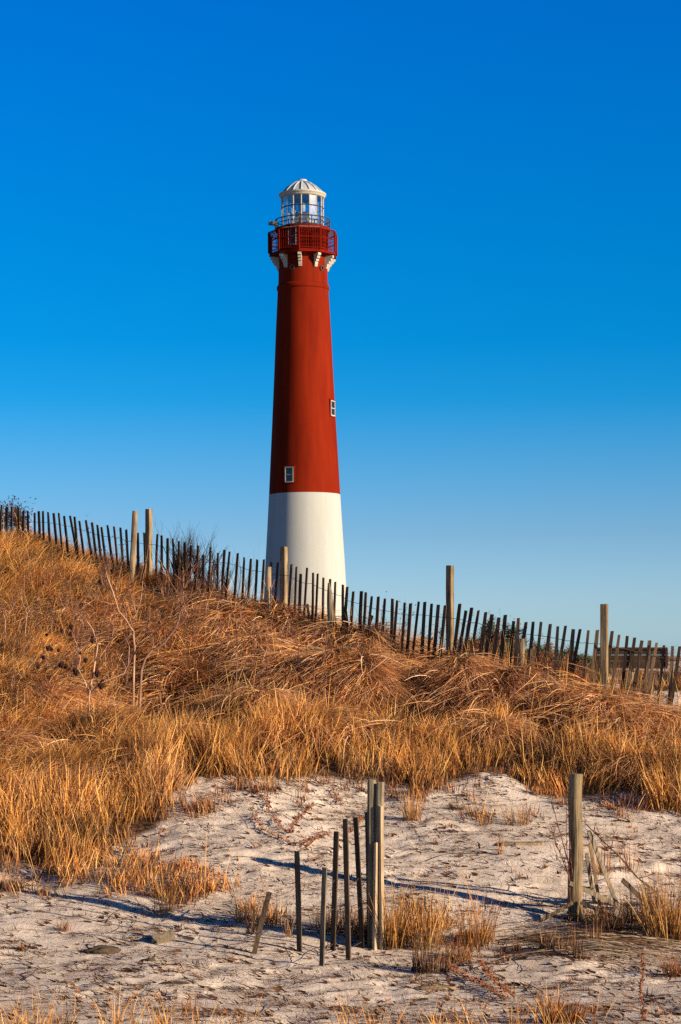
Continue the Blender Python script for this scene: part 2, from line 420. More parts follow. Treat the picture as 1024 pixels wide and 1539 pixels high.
# wind from the left front: blades fall toward +x,-y; on the combed part they fall down slope
azc = np.where(rng.random(nc) < .5, 2.3, .4)*stand + (fall_az(cx, cy)+.5*field)*(1-stand)+rng.normal(0, .35, nc)
az = azc[k]+rng.normal(0, .55, n)
size = (1+.9*vnoise(cx, cy, .8, 31))[k]
h = (st_*(.42+.1*rng.normal(0, 1, n))+(1-st_)*(np.where(px[k] > 330, .27, .36)+.08*rng.normal(0, 1, n)))*np.clip(size, .5, 1.4)
h *= np.where(py[k] > edge[k]+6, .62*(.55+1.0*rng.random(nc))[k], 1.0)
h *= np.interp(above[k], [-20, 10, 40], [.5, .75, 1.0])
nearf = np.array([fence_Y(v) for v in px])[k]-cy[k]
h *= np.where(nearf < 1.2, np.interp(px[k], [450, 700], [.75, .42]), 1.0)
h *= np.where(nearf < -1.5, .8, 1.0)
h = np.clip(h, .06, .75)
lean = np.clip(st_*rng.normal(.25, .12, n)+(1-st_)*rng.normal(.52, .14, n), 0, .92)
droop = np.clip(st_*rng.normal(.14, .10, n)+(1-st_)*rng.normal(.62, .2, n), 0, 1.2)
w = rng.uniform(.005, .010, n)
gold = np.clip(stand*np.where(py > edge+4, .45, 1)+.35*lefty+.6*vnoise(cx, cy, .6, 77), 0, 1)
pick = rng.random(n)
cg = pal_pick('gold', n, rng); cr = pal_pick('rust', n, rng); cd = pal_pick('dull', n, rng)
c = np.where((pick < gold[k])[:, None], cg, cr)
c = np.where((rng.random(n) < .22+.30*(vnoise(cx, cy, .5, 41)[k] > .12))[:, None], cd, c)
c = c*(1-.42*(1-st_)*sstep(280, 380, px[k]))[:, None]  # combed underlayer darkened in colour, painting shade into gaps under the strands
c = c*(1+.7*vnoise(cx, cy, .45, 55)[k]+.25*rng.normal(0, 1, nc)[k].clip(-1, 1))[:, None]
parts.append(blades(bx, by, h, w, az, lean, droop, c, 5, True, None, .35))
# grass on the flats beyond the fence
fx_, fy_ = scatter(5200, -14, 16, 33, 64, lambda x, y: (np.abs(x) < .19*y+3)*np.clip(.5+2.2*vnoise(x, y, 2.2, 91), .05, 1)); kf = np.repeat(np.arange(len(fx_)), 22); nf = len(kf)
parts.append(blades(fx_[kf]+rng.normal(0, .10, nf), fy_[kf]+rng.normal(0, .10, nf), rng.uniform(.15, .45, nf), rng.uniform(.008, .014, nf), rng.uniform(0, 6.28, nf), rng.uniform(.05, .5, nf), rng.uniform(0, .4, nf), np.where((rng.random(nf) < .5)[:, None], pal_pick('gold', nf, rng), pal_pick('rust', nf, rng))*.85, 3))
# a few tall seed stalks
x, y = scatter(9000, -6, 6, 16, 33, lambda x, y: dens(x, y)*.7*(np.abs(x) < .19*y+.5))
n = len(x)
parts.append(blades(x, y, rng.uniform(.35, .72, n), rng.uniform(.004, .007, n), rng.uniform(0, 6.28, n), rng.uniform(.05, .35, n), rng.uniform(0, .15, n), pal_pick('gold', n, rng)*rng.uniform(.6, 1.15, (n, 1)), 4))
# long strands lying combed over the hummocks
x, y = scatter(106000, -7.5, 7.5, 20.5, 28, lambda x, y: dens(x, y)*.8*(np.abs(x) < .19*y+2.2))
px, py = pxpy(x, y); ab = np.interp(px, EX, EY)-py; kk = (ab > 55) & (vnoise(x, y, .28, 71) > rng.uniform(-.35, .0, len(x))) & (hollow(x, y) < rng.uniform(.15, .5, len(x))); x = x[kk]; y = y[kk]; n = len(x)
azf = fall_az(x, y)+.9*vnoise(x, y, 1.0, 8)+rng.normal(0, .22, n)
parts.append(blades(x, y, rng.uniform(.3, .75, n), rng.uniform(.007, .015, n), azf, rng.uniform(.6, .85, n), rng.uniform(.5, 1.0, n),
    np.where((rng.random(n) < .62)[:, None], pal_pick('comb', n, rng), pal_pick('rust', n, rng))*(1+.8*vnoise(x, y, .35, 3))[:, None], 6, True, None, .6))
# matted tussocks: strands spill from a raised crown and hang down over the mound
TUS = [(572,1062,.30,.34),(548,1030,.2,.3),(612,1088,.18,.3),(668,1092,.22,.3),(700,1098,.2,.26),(765,1052,.34,.42),(720,1045,.16,.25),(800,1085,.24,.35),(480,1062,.24,.36),(440,1030,.22,.34),(395,1062,.2,.34),
       (520,1092,.16,.3),(640,1018,.2,.35),(690,1012,.2,.32),(600,1005,.2,.32),(500,1002,.22,.34),(450,985,.2,.32),(385,985,.26,.36),(335,950,.26,.36),(300,915,.22,.3),(845,1060,.22,.34),(880,1105,.24,.36),(930,1110,.22,.36),
       (985,1130,.22,.34),(830,1120,.2,.34),(905,1075,.2,.32),(960,1160,.2,.34),(350,1010,.22,.34),(415,960,.2,.3),(560,975,.16,.3),(1010,1165,.24,.34),(300,1010,.2,.34),(240,960,.2,.34),(740,1110,.2,.3),(660,1060,.14,.22)]
TUS = [t_ for t_ in TUS if t_[0] not in (845, 765, 830)]+[(int(rng.uniform(340, 1010)), 0, rng.uniform(.12, .24), rng.uniform(.2, .34)) for _ in range(26)]
TUS = [(a_, b_ if b_ else float(np.interp(a_, [340, 600, 800, 1010], [960, 1000, 1050, 1110]))+rng.uniform(-5, 70), c_, d_) for a_, b_, c_, d_ in TUS]
for i, (tx, ty, hm, rm) in enumerate(TUS):
    p_ = gp(tx, ty, 14); rm *= .72; hm *= .8; m_ = int(1150*rm/.25); a_ = rng.uniform(0, 6.28, m_)
    # crown shifted upslope, more strands hanging toward the left and the eye
    bias = rng.random(m_) < .6; a_ = np.where(bias, rng.normal(-1.9 if i % 3 else -.9, 1.0, m_), a_)
    r0 = np.abs(rng.normal(0, rm*.55, m_)); kq = 1; x = p_.x+r0*np.cos(a_)+rng.normal(0, .03, m_); y = p_.y+r0*np.sin(a_)+rng.normal(0, .03, m_)
    z0 = H(x, y)+hm*np.clip(1-(r0/rm)**2, 0, 1)*rng.uniform(.75, 1.05, m_)
    az_ = a_+rng.normal(0, .6, m_)+.35*math.sin(i*1.7)
    cc = np.where((rng.random(m_) < .7)[:, None], pal_pick('comb', m_, rng), pal_pick('rust', m_, rng))*rng.uniform(.6, 1.35, (m_, 1))
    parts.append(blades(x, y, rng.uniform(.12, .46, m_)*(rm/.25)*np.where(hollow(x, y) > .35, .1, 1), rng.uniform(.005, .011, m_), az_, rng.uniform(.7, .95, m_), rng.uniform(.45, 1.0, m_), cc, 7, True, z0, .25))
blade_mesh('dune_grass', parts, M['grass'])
tag(bpy.data.objects['dune_grass'], 'dry golden and rusty grass covering the dune below the fence', 'grass', None, 'stuff')

# stubble and fallen stems at the sand's edge and over the sand
parts = []
def edge_d(x, y):
    px, py = pxpy(x, y); e = np.interp(px, EX, EY); return np.exp(-((py-e-8)/20)**2)
x, y = scatter(3800, -5, 5, 16, 23, lambda x, y: edge_d(x, y)*.9*(vnoise(x, y, .2, 3) > -.1))
k = np.repeat(np.arange(len(x)), 14); n = len(k)
parts.append(blades(x[k]+rng.normal(0, .035, n), y[k]+rng.normal(0, .035, n), rng.uniform(.04, .16, n), rng.uniform(.006, .011, n), rng.uniform(0, 6.28, n), rng.uniform(0, .3, n), rng.uniform(0, .08, n),
    np.where((rng.random(n) < .5)[:, None], pal_pick('dull', n, rng), pal_pick('rust', n, rng)), 2))
x, y = scatter(2000, -4.5, 4.5, 11.5, 22, lambda x, y: (1-dens(x, y))*.4*(vnoise(x, y, .9, 66) > -.1))
k = np.repeat(np.arange(len(x)), 7); n = len(k)
parts.append(blades(x[k]+rng.normal(0, .016, n), y[k]+rng.normal(0, .016, n), rng.uniform(.02, .075, n), rng.uniform(.006, .013, n), rng.uniform(0, 6.28, n), rng.uniform(0, .7, n), rng.uniform(0, .3, n),
    np.where((rng.random(n) < .6)[:, None], pal_pick('dark', n, rng), pal_pick('rust', n, rng)), 2))
blade_mesh('grass_stubble', parts, M['grass'])
tag(bpy.data.objects['grass_stubble'], 'short stiff grass stubble along the edge of the sand', 'stubble', None, 'stuff')
parts = []
x, y = scatter(60000, -4.5, 4.5, 11, 22, lambda x, y: .18+.8*(fbm(x, y*1.4, .45, 2, 12) > .10)*1.0)
n = len(x)
lam = rng.random(n)
parts.append(blades(x, y, np.where(lam < .85, rng.uniform(.008, .05, n), rng.uniform(.05, .22, n)), np.where(lam < .7, rng.uniform(.004, .014, n), rng.uniform(.003, .006, n)),
    rng.normal(np.pi, .8, n), rng.uniform(.8, .97, n), rng.uniform(.1, .5, n),
    np.where((rng.random(n) < .62)[:, None], pal_pick('dark', n, rng), pal_pick('dull', n, rng)), 2))
x, y = scatter(16000, -4.5, 4.5, 11, 22, lambda x, y: (1-.7*dens(x, y))*(.2+.8*(fbm(x, y*1.6, .5, 2, 17) > .14)))
n = len(x)
parts.append(blades(x, y, rng.uniform(.02, .075, n), rng.uniform(.010, .030, n), rng.normal(np.pi, .5, n), rng.uniform(.75, .93, n), rng.uniform(.3, .8, n), pal_pick('dark', n, rng), 3, True, H(x, y)+.012))
x, y = scatter(1500, -4.5, 4.5, 11, 22, lambda x, y: .5+0*x); n = len(x)
parts.append(blades(x, y, rng.uniform(.15, .5, n), rng.uniform(.004, .008, n), rng.normal(.1, .9, n), rng.uniform(.9, .98, n), rng.uniform(.3, .6, n), np.where((rng.random(n) < .5)[:, None], pal_pick('dull', n, rng), pal_pick('dark', n, rng)), 5, True, None, .4))
blade_mesh('leaf_litter', parts, M['grass'])
tag(bpy.data.objects['leaf_litter'], 'dark bits of twig, leaf and straw strewn over the sand', 'litter', None, 'stuff')
# flattened reeds
parts = []
q1, q2 = gp(735, 1410), gp(950, 1412)
n = 260
uu = rng.random(n); x = q1.x+(q2.x-q1.x)*uu*.85; y = rng.normal(gp(800, 1418).y, .30, n)
parts.append(blades(x, y, rng.uniform(.3, .95, n), rng.uniform(.008, .016, n), rng.normal(-.12, .13, n), np.full(n, .9), np.full(n, .6),
   np.where((rng.random(n) < .6)[:, None], np.array([[.55, .45, .35]]), pal_pick('dull', n, rng)), 5, True, None, .15))
blade_mesh('flattened_reeds', parts, M['grass'])
tag(bpy.data.objects['flattened_reeds'], 'grey flattened reed stems lying on the sand before the round post', 'reeds', None, 'stuff')

# ------------------------------------------------------------------ lighthouse
LD = 185.0; S = LD/F
LX = (460-CX)*S; LZ = .85
lh = empty('lighthouse', (LX, LD, LZ-.11), 'tall red and white lighthouse with glazed lantern, far behind the dune fence', 'lighthouse')
lh.rotation_euler = (0, -R(.42), 0)
def lz(py): return (HZ-py)*S+EYE-LZ
def pr(hw): return hw*S
TZ = [(1016, 70.5), (960, 66.0), (900, 62.6), (838, 59.3), (790, 56.3), (742, 53.6)]
m = MB(); m.lathe([(pr(w_), lz(y_)) for y_, w_ in TZ], 96); m.build('white_base', M['white'], lh, True)
T2 = [(742, 53.55), (690, 50.9), (640, 48.3), (600, 46.3), (550, 43.9), (500, 41.7), (440, 38.5), (432, 38.3)]
def shaft_r(py): return pr(np.interp(-py, [-v[0] for v in T2], [v[1] for v in T2]))
m = MB(); m.lathe([(pr(w_), lz(y_)) for y_, w_ in T2], 96); m.build('red_shaft', M['red'], lh, True)
m = MB(); m.lathe([(pr(v), lz(y_)) for v, y_ in ((38.2, 436), (39.6, 434), (39.9, 431), (39.4, 429), (37.4, 427))], 96); m.build('belt_course', M['red'], lh)
m = MB(); m.lathe([(pr(37.3), lz(428)), (pr(36.9), lz(410)), (pr(36.9), lz(386))], 96); m.build('upper_shaft', M['red'], lh, True)
def pol(r, th, z): return Vector((r*math.sin(th), -r*math.cos(th), z))
def wall_box(m, th, r, w_, h_, d, z, off=0.0, dz=0.0):
    """box on the wall at angle th; off is sideways, d the depth standing out from r"""
    c = pol(r, th, z+dz); t = Vector((math.cos(th), math.sin(th), 0)); nrm = Vector((math.sin(th), -math.cos(th), 0))
    vs = []
    for a, b_, e_ in ((-1,0,-1),(1,0,-1),(1,1,-1),(-1,1,-1),(-1,0,1),(1,0,1),(1,1,1),(-1,1,1)):
        vs.append(c+t*(off+a*w_/2)+nrm*(b_*d)+Vector((0, 0, e_*h_/2)))
    m.add(vs, [(0,1,5,4),(1,2,6,5),(2,3,7,6),(3,0,4,7),(4,5,6,7),(0,3,2,1)])
def window(th, zc, r, w_, h_, lab=None, fm='cream', t=.085):
    rr = r-.10
    m = MB()
    wall_box(m, th, rr, t, h_, .17, zc, -w_/2+t/2); wall_box(m, th, rr, t, h_, .17, zc, w_/2-t/2)
    wall_box(m, th, rr, w_-2*t, t, .17, zc, 0, h_/2-t/2); wall_box(m, th, rr, w_-2*t, t*1.3, .19, zc, 0, -h_/2+t/2)
    wall_box(m, th, rr, w_-2*t, t*.8, .155, zc, 0, 0)
    o = m.build('window', M[fm], lh)
    m = MB(); wall_box(m, th, rr, w_-2*t+.02, h_-2*t+.02, .13, zc); m.build('pane', M['black'], o)
    m = MB(); u = .12
    wall_box(m, th, rr, u, h_+2*u, .14, zc, -w_/2-u/2); wall_box(m, th, rr, u, h_+2*u, .14, zc, w_/2+u/2)
    wall_box(m, th, rr, w_, u, .14, zc, 0, h_/2+u/2); wall_box(m, th, rr, w_, u, .16, zc, 0, -h_/2-u/2)
    m.build('window_frame', M['red'], o)
    if lab: o['label'] = lab
window(R(-24.6), lz(715.5), shaft_r(715), .86, 1.42)
window(R(66), lz(614.5), shaft_r(614), .90, 1.42)
for th in (R(-24), R(49)):
    m = MB(); m.lathe([(0, 0), (.16, 0), (.16, .12), (.24, .12), (.24, 0)], 16)
    o = m.build('porthole', M['iron'], lh); o.location = pol(pr(36.8), th, lz(406)); o.rotation_euler = (R(90), 0, th)
# gallery deck, a decagon with a bracket under each corner
A0 = R(-5); DR = pr(51.5)
m = MB(); m.lathe([(pr(34), lz(386)), (DR-.25, lz(386)), (DR, lz(385)), (DR, lz(381)), (pr(34), lz(381))], 10, A0)
m.build('gallery_deck', M['darkred'], lh)
def bracket():
    m = MB(); t = .21; prof = [(0, 0), (2.15, 0), (2.15, -.38), (1.80, -.50), (1.62, -.85), (1.22, -.88), (1.10, -1.25), (.78, -1.32), (.62, -1.75), (.42, -2.1), (0, -2.1)]
    # mid-line scalloped underside
    vs = [(-t, -x, z) for x, z in prof]+[(t, -x, z) for x, z in prof]; k = len(prof)
    fs = [tuple(range(k)), tuple(range(2*k-1, k-1, -1))]+[(i, k+i, k+(i+1) % k, (i+1) % k) for i in range(k)]
    m.add(vs, fs); return m
b0 = None
for i in range(10):
    th = A0+i*math.pi/5
    if b0 is None: o = b0 = bracket().build('bracket', M['cream'], lh)
    else: o = copy_under(b0, lh)
    o.scale = (.72, .38, .56); o.location = pol(pr(36.5), th, lz(386)-.01); o.rotation_euler = (0, 0, th)
# watch room
m = MB(); vs = []; k = 160
prof = [(lz(382), 0), (lz(345), 0)]
m.lathe([(pr(36.6), lz(381.1)), (pr(36.6), lz(346))], 96)
for i in range(60):
    th = i*2*math.pi/60; wall_box(m, th, pr(36.5), .10, lz(346.5)-lz(381), .10, (lz(346.5)+lz(381))/2)
m.build('watch_room', M['darkred'], lh)
window(R(-24), lz(359.5), pr(37.0), .82, 1.6, 'small sash window in the watch room', 'silver', .06)
# cage round the gallery
CR = pr(52.2); zt = lz(350); zd = lz(381)
m = MB(); m.tube([(0, 0, 0), (0, 0, zt-zd)], .085, 6); c0 = m.build('cage_post', M['darkred'], lh)
for i in range(10):
    o = c0 if i == 0 else copy_under(c0, lh); o.location = pol(CR, A0+i*math.pi/5, zd)
def ring(m, r, z, rad, n=10, a0=A0, sides=5):
    pts = [pol(r, a0+i*2*math.pi/n, z) for i in range(n+1)]
    for a, b_ in zip(pts[:-1], pts[1:]): m.tube([a, b_], rad, sides)
m = MB()
ring(m, CR, zt, .07); m.build('cage_rail', M['darkred'], lh)
for z_, r_ in ((1.10, .055), (.12, .05)):
    m = MB(); ring(m, CR, zd+z_, r_); m.build('cage_rail', M['darkred'], lh)
m = MB()
for i in range(10):
    a, b_ = pol(CR, A0+i*math.pi/5, 0), pol(CR, A0+(i+1)*math.pi/5, 0)
    for j in range(1, 9):
        p = a.lerp(b_, j/9); m.tube([(p.x, p.y, zd+.1), (p.x, p.y, zt)], .022, 4)
for zz in (.4, .75, 1.45):
    ring(m, CR, zd+zz, .016, sides=4)
m.build('cage_mesh', M['darkred'], lh)
m = MB()
for q_ in (.25, .5, .75):
    r_ = CR*(1-q_)+pr(40)*q_; ring(m, r_, zt+(lz(345)-zt)*q_, .03)
for i in range(40):
    th = A0+i*math.pi/20; rr_ = CR if i % 4 == 0 else CR*.965
    m.tube([pol(rr_, th, zt), pol(pr(39.5), th, lz(345.4))], .03, 4)
m.build('cage_roof', M['grey'], lh)
# upper deck, railing, lantern
m = MB(); m.lathe([(pr(36.2), lz(346.5)), (pr(40.6), lz(346)), (pr(41.6), lz(345)), (pr(41.6), lz(343)), (pr(40), lz(342.4)), (pr(30), lz(342.2)), (.01, lz(342))], 64)
m.build('upper_deck', M['darkred'], lh)
m = MB(); zr = lz(330)
ring(m, pr(41), zr, .055, 48, 0); ring(m, pr(41), (zr+lz(342.5))/2, .035, 48, 0)
for i in range(16):
    p = pol(pr(41), R(-2)+i*math.pi/8, lz(343)); m.tube([p, (p.x, p.y, zr)], .05, 5)
m.build('upper_railing', M['iron'], lh)
LR = pr(31.3); zb, zc = lz(342.1), lz(295)
m = MB(); m.lathe([(LR, zb), (LR, zc)], 16, R(-2)); m.build('lantern_glass', M['glass'], lh)
m = MB()
for i in range(16):
    th = R(-2)+i*math.pi/8; p = pol(LR, th, zb); m.tube([p, (p.x, p.y, zc)], .055, 5)
m.build('glazing_bars', M['cream'], lh)
for z_, r_ in ((lz(312), .05), (zb+.1, .07), (lz(327), .03)):
    m = MB(); ring(m, LR+.03, z_, r_, 16, R(-2)); m.build('glazing_ring', M['iron'], lh)
m = MB(); m.lathe([(pr(31), lz(297)), (pr(33.2), lz(296)), (pr(34.2), lz(294)), (pr(35.8), lz(292)), (pr(35.8), lz(290.3)), (pr(33), lz(289.7)), (pr(30), lz(289.5))], 48)
m.build('cornice', M['cream'], lh)
m = MB(); dome = [(pr(a), lz(b_)) for a, b_ in ((31, 289.3), (29.3, 287.3), (26.6, 284.4), (22.8, 281), (18.4, 277.9), (13.5, 274.8), (9, 272.6), (6, 271.6))]
m.lathe(dome, 16, R(-2))
m.build('dome', M['silver'], lh)
m = MB()
for i in range(16):
    m.tube([pol(r_+.03, R(-2)+i*math.pi/8, z_+.02) for r_, z_ in dome], .055, 4)
m.build('dome_ribs', M['silver'], lh)
m = MB(); m.lathe([(pr(6.5), lz(271.5)), (pr(7.4), lz(271)), (pr(7.4), lz(269.6)), (pr(6.6), lz(268.4)), (pr(5), lz(268)), (.01, lz(267.8))], 24)
m.build('vent_cap', M['silver'], lh)
m = MB(); m.box((.0, 0, zb+.75), (1.3, .9, 1.5)); m.box((-.5, -.3, zb+.5), (.6, .6, 1.0)); m.build('lamp_cabinet', M['grey'], lh)
m = MB(); m.lathe([(.15, zb+1.5), (.28, zb+1.7), (.28, zb+2.3), (.12, zb+2.5)], 16); m.build('beacon_lamp', M['silver'], lh, True)
m = MB()
for (x0, x1) in ((-1.05, -.95), (-.35, -.30), (1.35, .55), (-.6, -.75)):
    m.tube([(x1*1.1, .7, zc), (x0*.9+(.5 if x0 > 1 else 0), -.8, zb)], .07, 5)
m.build('lantern_struts', M['cream'], lh)
m = MB(); m.tube([(.75, -1.2, zb), (.75, -1.2, zb+.35)], .08, 6); m.box((.8, -1.2, zb+.5), (.8, .3, .35), .2); m.box((.55, -1.2, zb+.68), (.2, .25, .25)); m.build('small_lamp', M['white'], lh)
m = MB(); p = pol(pr(41.5), R(-68), lz(343)); m.tube([p, p+Vector((-.25, 0, .3))], .07, 6); m.box(p+Vector((-.35, 0, .38)), (.75, .45, .3), .3); m.build('floodlight', M['iron'], lh)

# ------------------------------------------------------------------ the dune fence
crop1 = [(12,110),(42,125),(73,130),(105,135),(140,140),(168,145),(202,152),(228,155),(258,158),(288,162),(316,166),(349,168),(382,176),(411,180),(441,188),(473,200),(506,208),(541,218),(573,226),(603,236),(637,240),(672,245),(710,252),(745,262),(816,276),(855,282),(932,288)]
crop2 = [(12,88),(39,93),(71,102),(102,110),(132,122),(164,130),(195,140),(226,185),(262,152),(297,166),(330,163),(362,170),(398,181),(433,192),(468,200),(504,207),(537,213),(572,220),(609,225),(674,228),(700,245),(727,276),(754,257),(786,275),(813,286),(842,300),(872,314),(902,325)]
crop3 = [(20,150),(48,162),(82,178),(124,190),(150,195),(186,208),(224,217),(264,223),(301,232),(333,236),(373,242),(411,248),(453,250),(491,251),(531,254),(568,262),(606,260),(692,260),(722,288),(759,286),(798,297),(837,310),(872,320),(911,337),(949,320),(994,350)]
crop4 = [(79,155),(124,176),(165,171),(207,174),(260,187),(303,197),(352,200),(398,208),(440,213),(487,218),(536,216),(623,234),(662,247),(712,256),(755,265),(795,276),(840,284),(880,292),(928,303),(974,311),(1018,316)]
slats = [(a/3.938, 730+b/3.938) for a, b in crop1]+[(240+a/3.413, 780+b/3.413) for a, b in crop2]+[(510+a/3.793, 840+b/3.793) for a, b in crop3]+[(760+a/3.879, 890+b/3.879) for a, b in crop4]
LEAN = ([0, 60, 100, 165, 190, 215, 290, 330, 400, 430, 500, 540, 620, 700, 760, 850, 1024], [0, -3, -11, -10, -4, 0, 1, 5, 6, 3, 2, 5, 5, 9, 6, 8, 8])
def fdir(px):
    a = Vector(P(px-15, 0, fence_Y(px-15))); b = Vector(P(px+15, 0, fence_Y(px+15))); d = b-a; d.z = 0; return d.normalized()
fence = empty('snow_fence', (0, 26.5, float(H(0, 26.5))), 'long sagging slat-and-wire snow fence with square posts along the dune ridge', 'fence')
fo = fence.location.copy()
wtop = []; wmid = []; wlow = []
for (px, py) in slats:
    Y = fence_Y(px)+random.uniform(-.02, .02); top = Vector(P(px+random.uniform(-1, 1), py+random.uniform(-2, 2), Y)); d = fdir(px)
    gz = float(H(top.x, top.y)); ln = R(float(np.interp(px, *LEAN))+random.gauss(0, 1.6))
    up = (Vector((0, 0, 1))*math.cos(ln)+d*math.sin(ln)).normalized()
    L = (top.z-gz)/math.cos(ln)+.12
    nrm = d.cross(up).normalized()
    w_ = random.uniform(.036, .054); t_ = .011
    m = MB(); vs = []
    segs = 5; bow = random.uniform(-.012, .012)
    for i in range(segs+1):
        s_ = i/segs; c_ = -up*L*(1-s_)+d*bow*math.sin(s_*3.14)
        ww = w_*(1-.12*(i == segs)+random.uniform(-.05, .05))
        for a, b_ in ((-1, -1), (1, -1), (1, 1), (-1, 1)):
            vs.append(c_+d*a*ww/2+nrm*b_*t_/2+(Vector((0, 0, random.uniform(-.008, .004))) if i == segs else Vector()))
    fs = [(i*4+k_, i*4+(k_+1) % 4, i*4+4+(k_+1) % 4, i*4+4+k_) for i in range(segs) for k_ in range(4)]+[(3, 2, 1, 0), (segs*4, segs*4+1, segs*4+2, segs*4+3)]
    m.add(vs, fs)
    pale = px > 780 and random.random() < .55  # sun on the right-hand slat faces painted in with the paler wood
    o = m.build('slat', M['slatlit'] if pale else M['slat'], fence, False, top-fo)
    nn = nrm*(.011 if nrm.y < 0 else -.011)
    wtop.append(top-up*.16+nn-fo); wmid.append(top-up*.62+nn-fo); wlow.append(top-up*.98+nn-fo)
for nm, wp in (('wire', wtop), ('wire', wmid), ('wire', wlow)):
    pts = []
    for i, p in enumerate(wp):
        q = wp[max(0, i-1):i+2]; z = sum(v.z for v in q)/len(q); pts.append(Vector((p.x, p.y, z)))
        if i < len(wp)-1:
            mid = (p+wp[i+1])/2; mid.z = (z+sum(v.z for v in wp[i:i+3])/len(wp[i:i+3]))/2-.006; pts.append(mid)
    m = MB(); m.tube(pts, .0032, 4); m.build(nm, M['rust'], fence)
def square_post(px, ptop, Y, w_, yaw, mat, parent=None, name='fence_post', lean=0, hang=.35):
    top = Vector(P(px, ptop, Y)); gz = float(H(top.x, top.y)); L = top.z-gz+hang
    m = MB(); vs = []; k_ = 6
    for i in range(k_+1):
        s_ = i/k_; z = -L*(1-s_)
        for a in range(8):
            th = yaw+math.pi/4*a+math.pi/8*(0); cs = [(1, -.86), (1, .86), (.86, 1), (-.86, 1), (-1, .86), (-1, -.86), (-.86, -1), (.86, -1)][a]
            x_, y_ = cs[0]*w_/2, cs[1]*w_/2; cx_ = x_*math.cos(yaw)-y_*math.sin(yaw)+lean*(-(1-s_))*L; cy_ = x_*math.sin(yaw)+y_*math.cos(yaw)
            vs.append((cx_+random.uniform(-.0015, .0015), cy_, z+(random.uniform(-.004, .004) if i == k_ else 0)))
    fs = [(i*8+a, i*8+(a+1) % 8, i*8+8+(a+1) % 8, i*8+8+a) for i in range(k_) for a in range(8)]+[tuple(range(7, -1, -1)), tuple(range(k_*8, k_*8+8))]
    m.add(vs, fs)
    return m.build(name, mat, parent, False, top-(fo if parent is fence else Vector()))
for px, pt, dY, w_, yaw in ((223.8, 765, .07, .080, R(-32)), (427, 822, .07, .080, R(-32)), (676.6, 850, .07, .080, R(-33)), (908.5, 908, -.09, .086, R(-20))):
    square_post(px, pt, fence_Y(px)+dY, w_, yaw, M['post'], fence)

# loose posts in front of the fence
def round_post(px, ptop, pbot_w, Y, r_, mat, name, label, lean=(0, 0), cat='post', pointed=False, n=12, group=None):
    top = Vector(P(px, ptop, Y)); gz = float(H(top.x, top.y)); L = top.z-gz+.3
    m = MB(); pts = []; rad = []
    for i in range(9):
        s_ = i/8; pts.append(Vector((lean[0]*s_*L, lean[1]*s_*L, -.3+L*s_))+Vector((random.uniform(-.003, .003), 0, 0)))
        rad.append(r_*(1.06-.08*s_+random.uniform(-.03, .03)))
    if pointed: rad[-1] = r_*.25; rad[-2] = r_*.8
    m.tube(pts, rad, n, .05)
    o = m.build(name, mat, None, False, (top.x-lean[0]*L, top.y, gz))
    return tag(o, label, cat, group)
round_post(203, 768, 0, fence_Y(203)-.35, .042, M['pale'], 'weathered_post', 'knobbly pale round post leaning beside the square post at the left', (.05, 0))
round_post(404, 852, 0, fence_Y(404)-.30, .037, M['pale'], 'short_post', 'short pale round stake in the grass before the lighthouse base')
round_post(494.5, 876, 0, fence_Y(497)-.25, .045, M['grey_wood'], 'split_post', 'pointed grey broken stake leaning against the fence under the lighthouse', (-.06, 0), pointed=True)
round_post(784.5, 960, 0, fence_Y(784)-.40, .036, M['pale'], 'short_post', 'short pale round stake before the dark pines at the right')

# broken slats lying against the foot of the fence
loose = [(512,925,540,950,0),(455,945,470,925,0),(470,950,462,908,0),(478,945,486,918,0),(488,952,499,918,0),(508,950,502,925,0),(524,948,520,918,0),(545,942,560,925,0),
         (905,1050,888,1005,1),(930,1030,947,1008,1),(935,1055,968,1022,1),(952,1052,948,1012,1),(958,1062,985,1030,1),(878,1042,905,1012,1),(794,962,800,975,1)]
for i, (x0, y0, x1, y1, g_) in enumerate(loose):
    Y = fence_Y(x0)-.12-.06*(i % 3)
    a = Vector(P(x0, y0+6, Y)); b_ = Vector(P(x1, y1, Y+.08)); gz = float(H(a.x, a.y))-.05
    a.z = min(a.z, gz)
    m = MB(); d = (b_-a); L = d.length; d.normalize(); s_ = d.cross(Vector((0, 1, 0))).normalized()*.019; t_ = Vector((0, .005, 0))
    vs = [p+s_*u+t_*v-a for p in (a, b_) for u, v in ((-1, -1), (1, -1), (1, 1), (-1, 1))]
    m.add(vs, [(3,2,1,0),(4,5,6,7),(0,1,5,4),(1,2,6,5),(2,3,7,6),(3,0,4,7)])
    o = m.build('broken_slat', M['slat'], None, False, a)
    tag(o, 'dark broken slat in the heap at the fence foot below the lighthouse' if g_ == 0 else 'dark broken slat tilted against the fence foot near the sign board', 'slat',
        'broken slats below the lighthouse' if g_ == 0 else 'broken slats by the sign board')

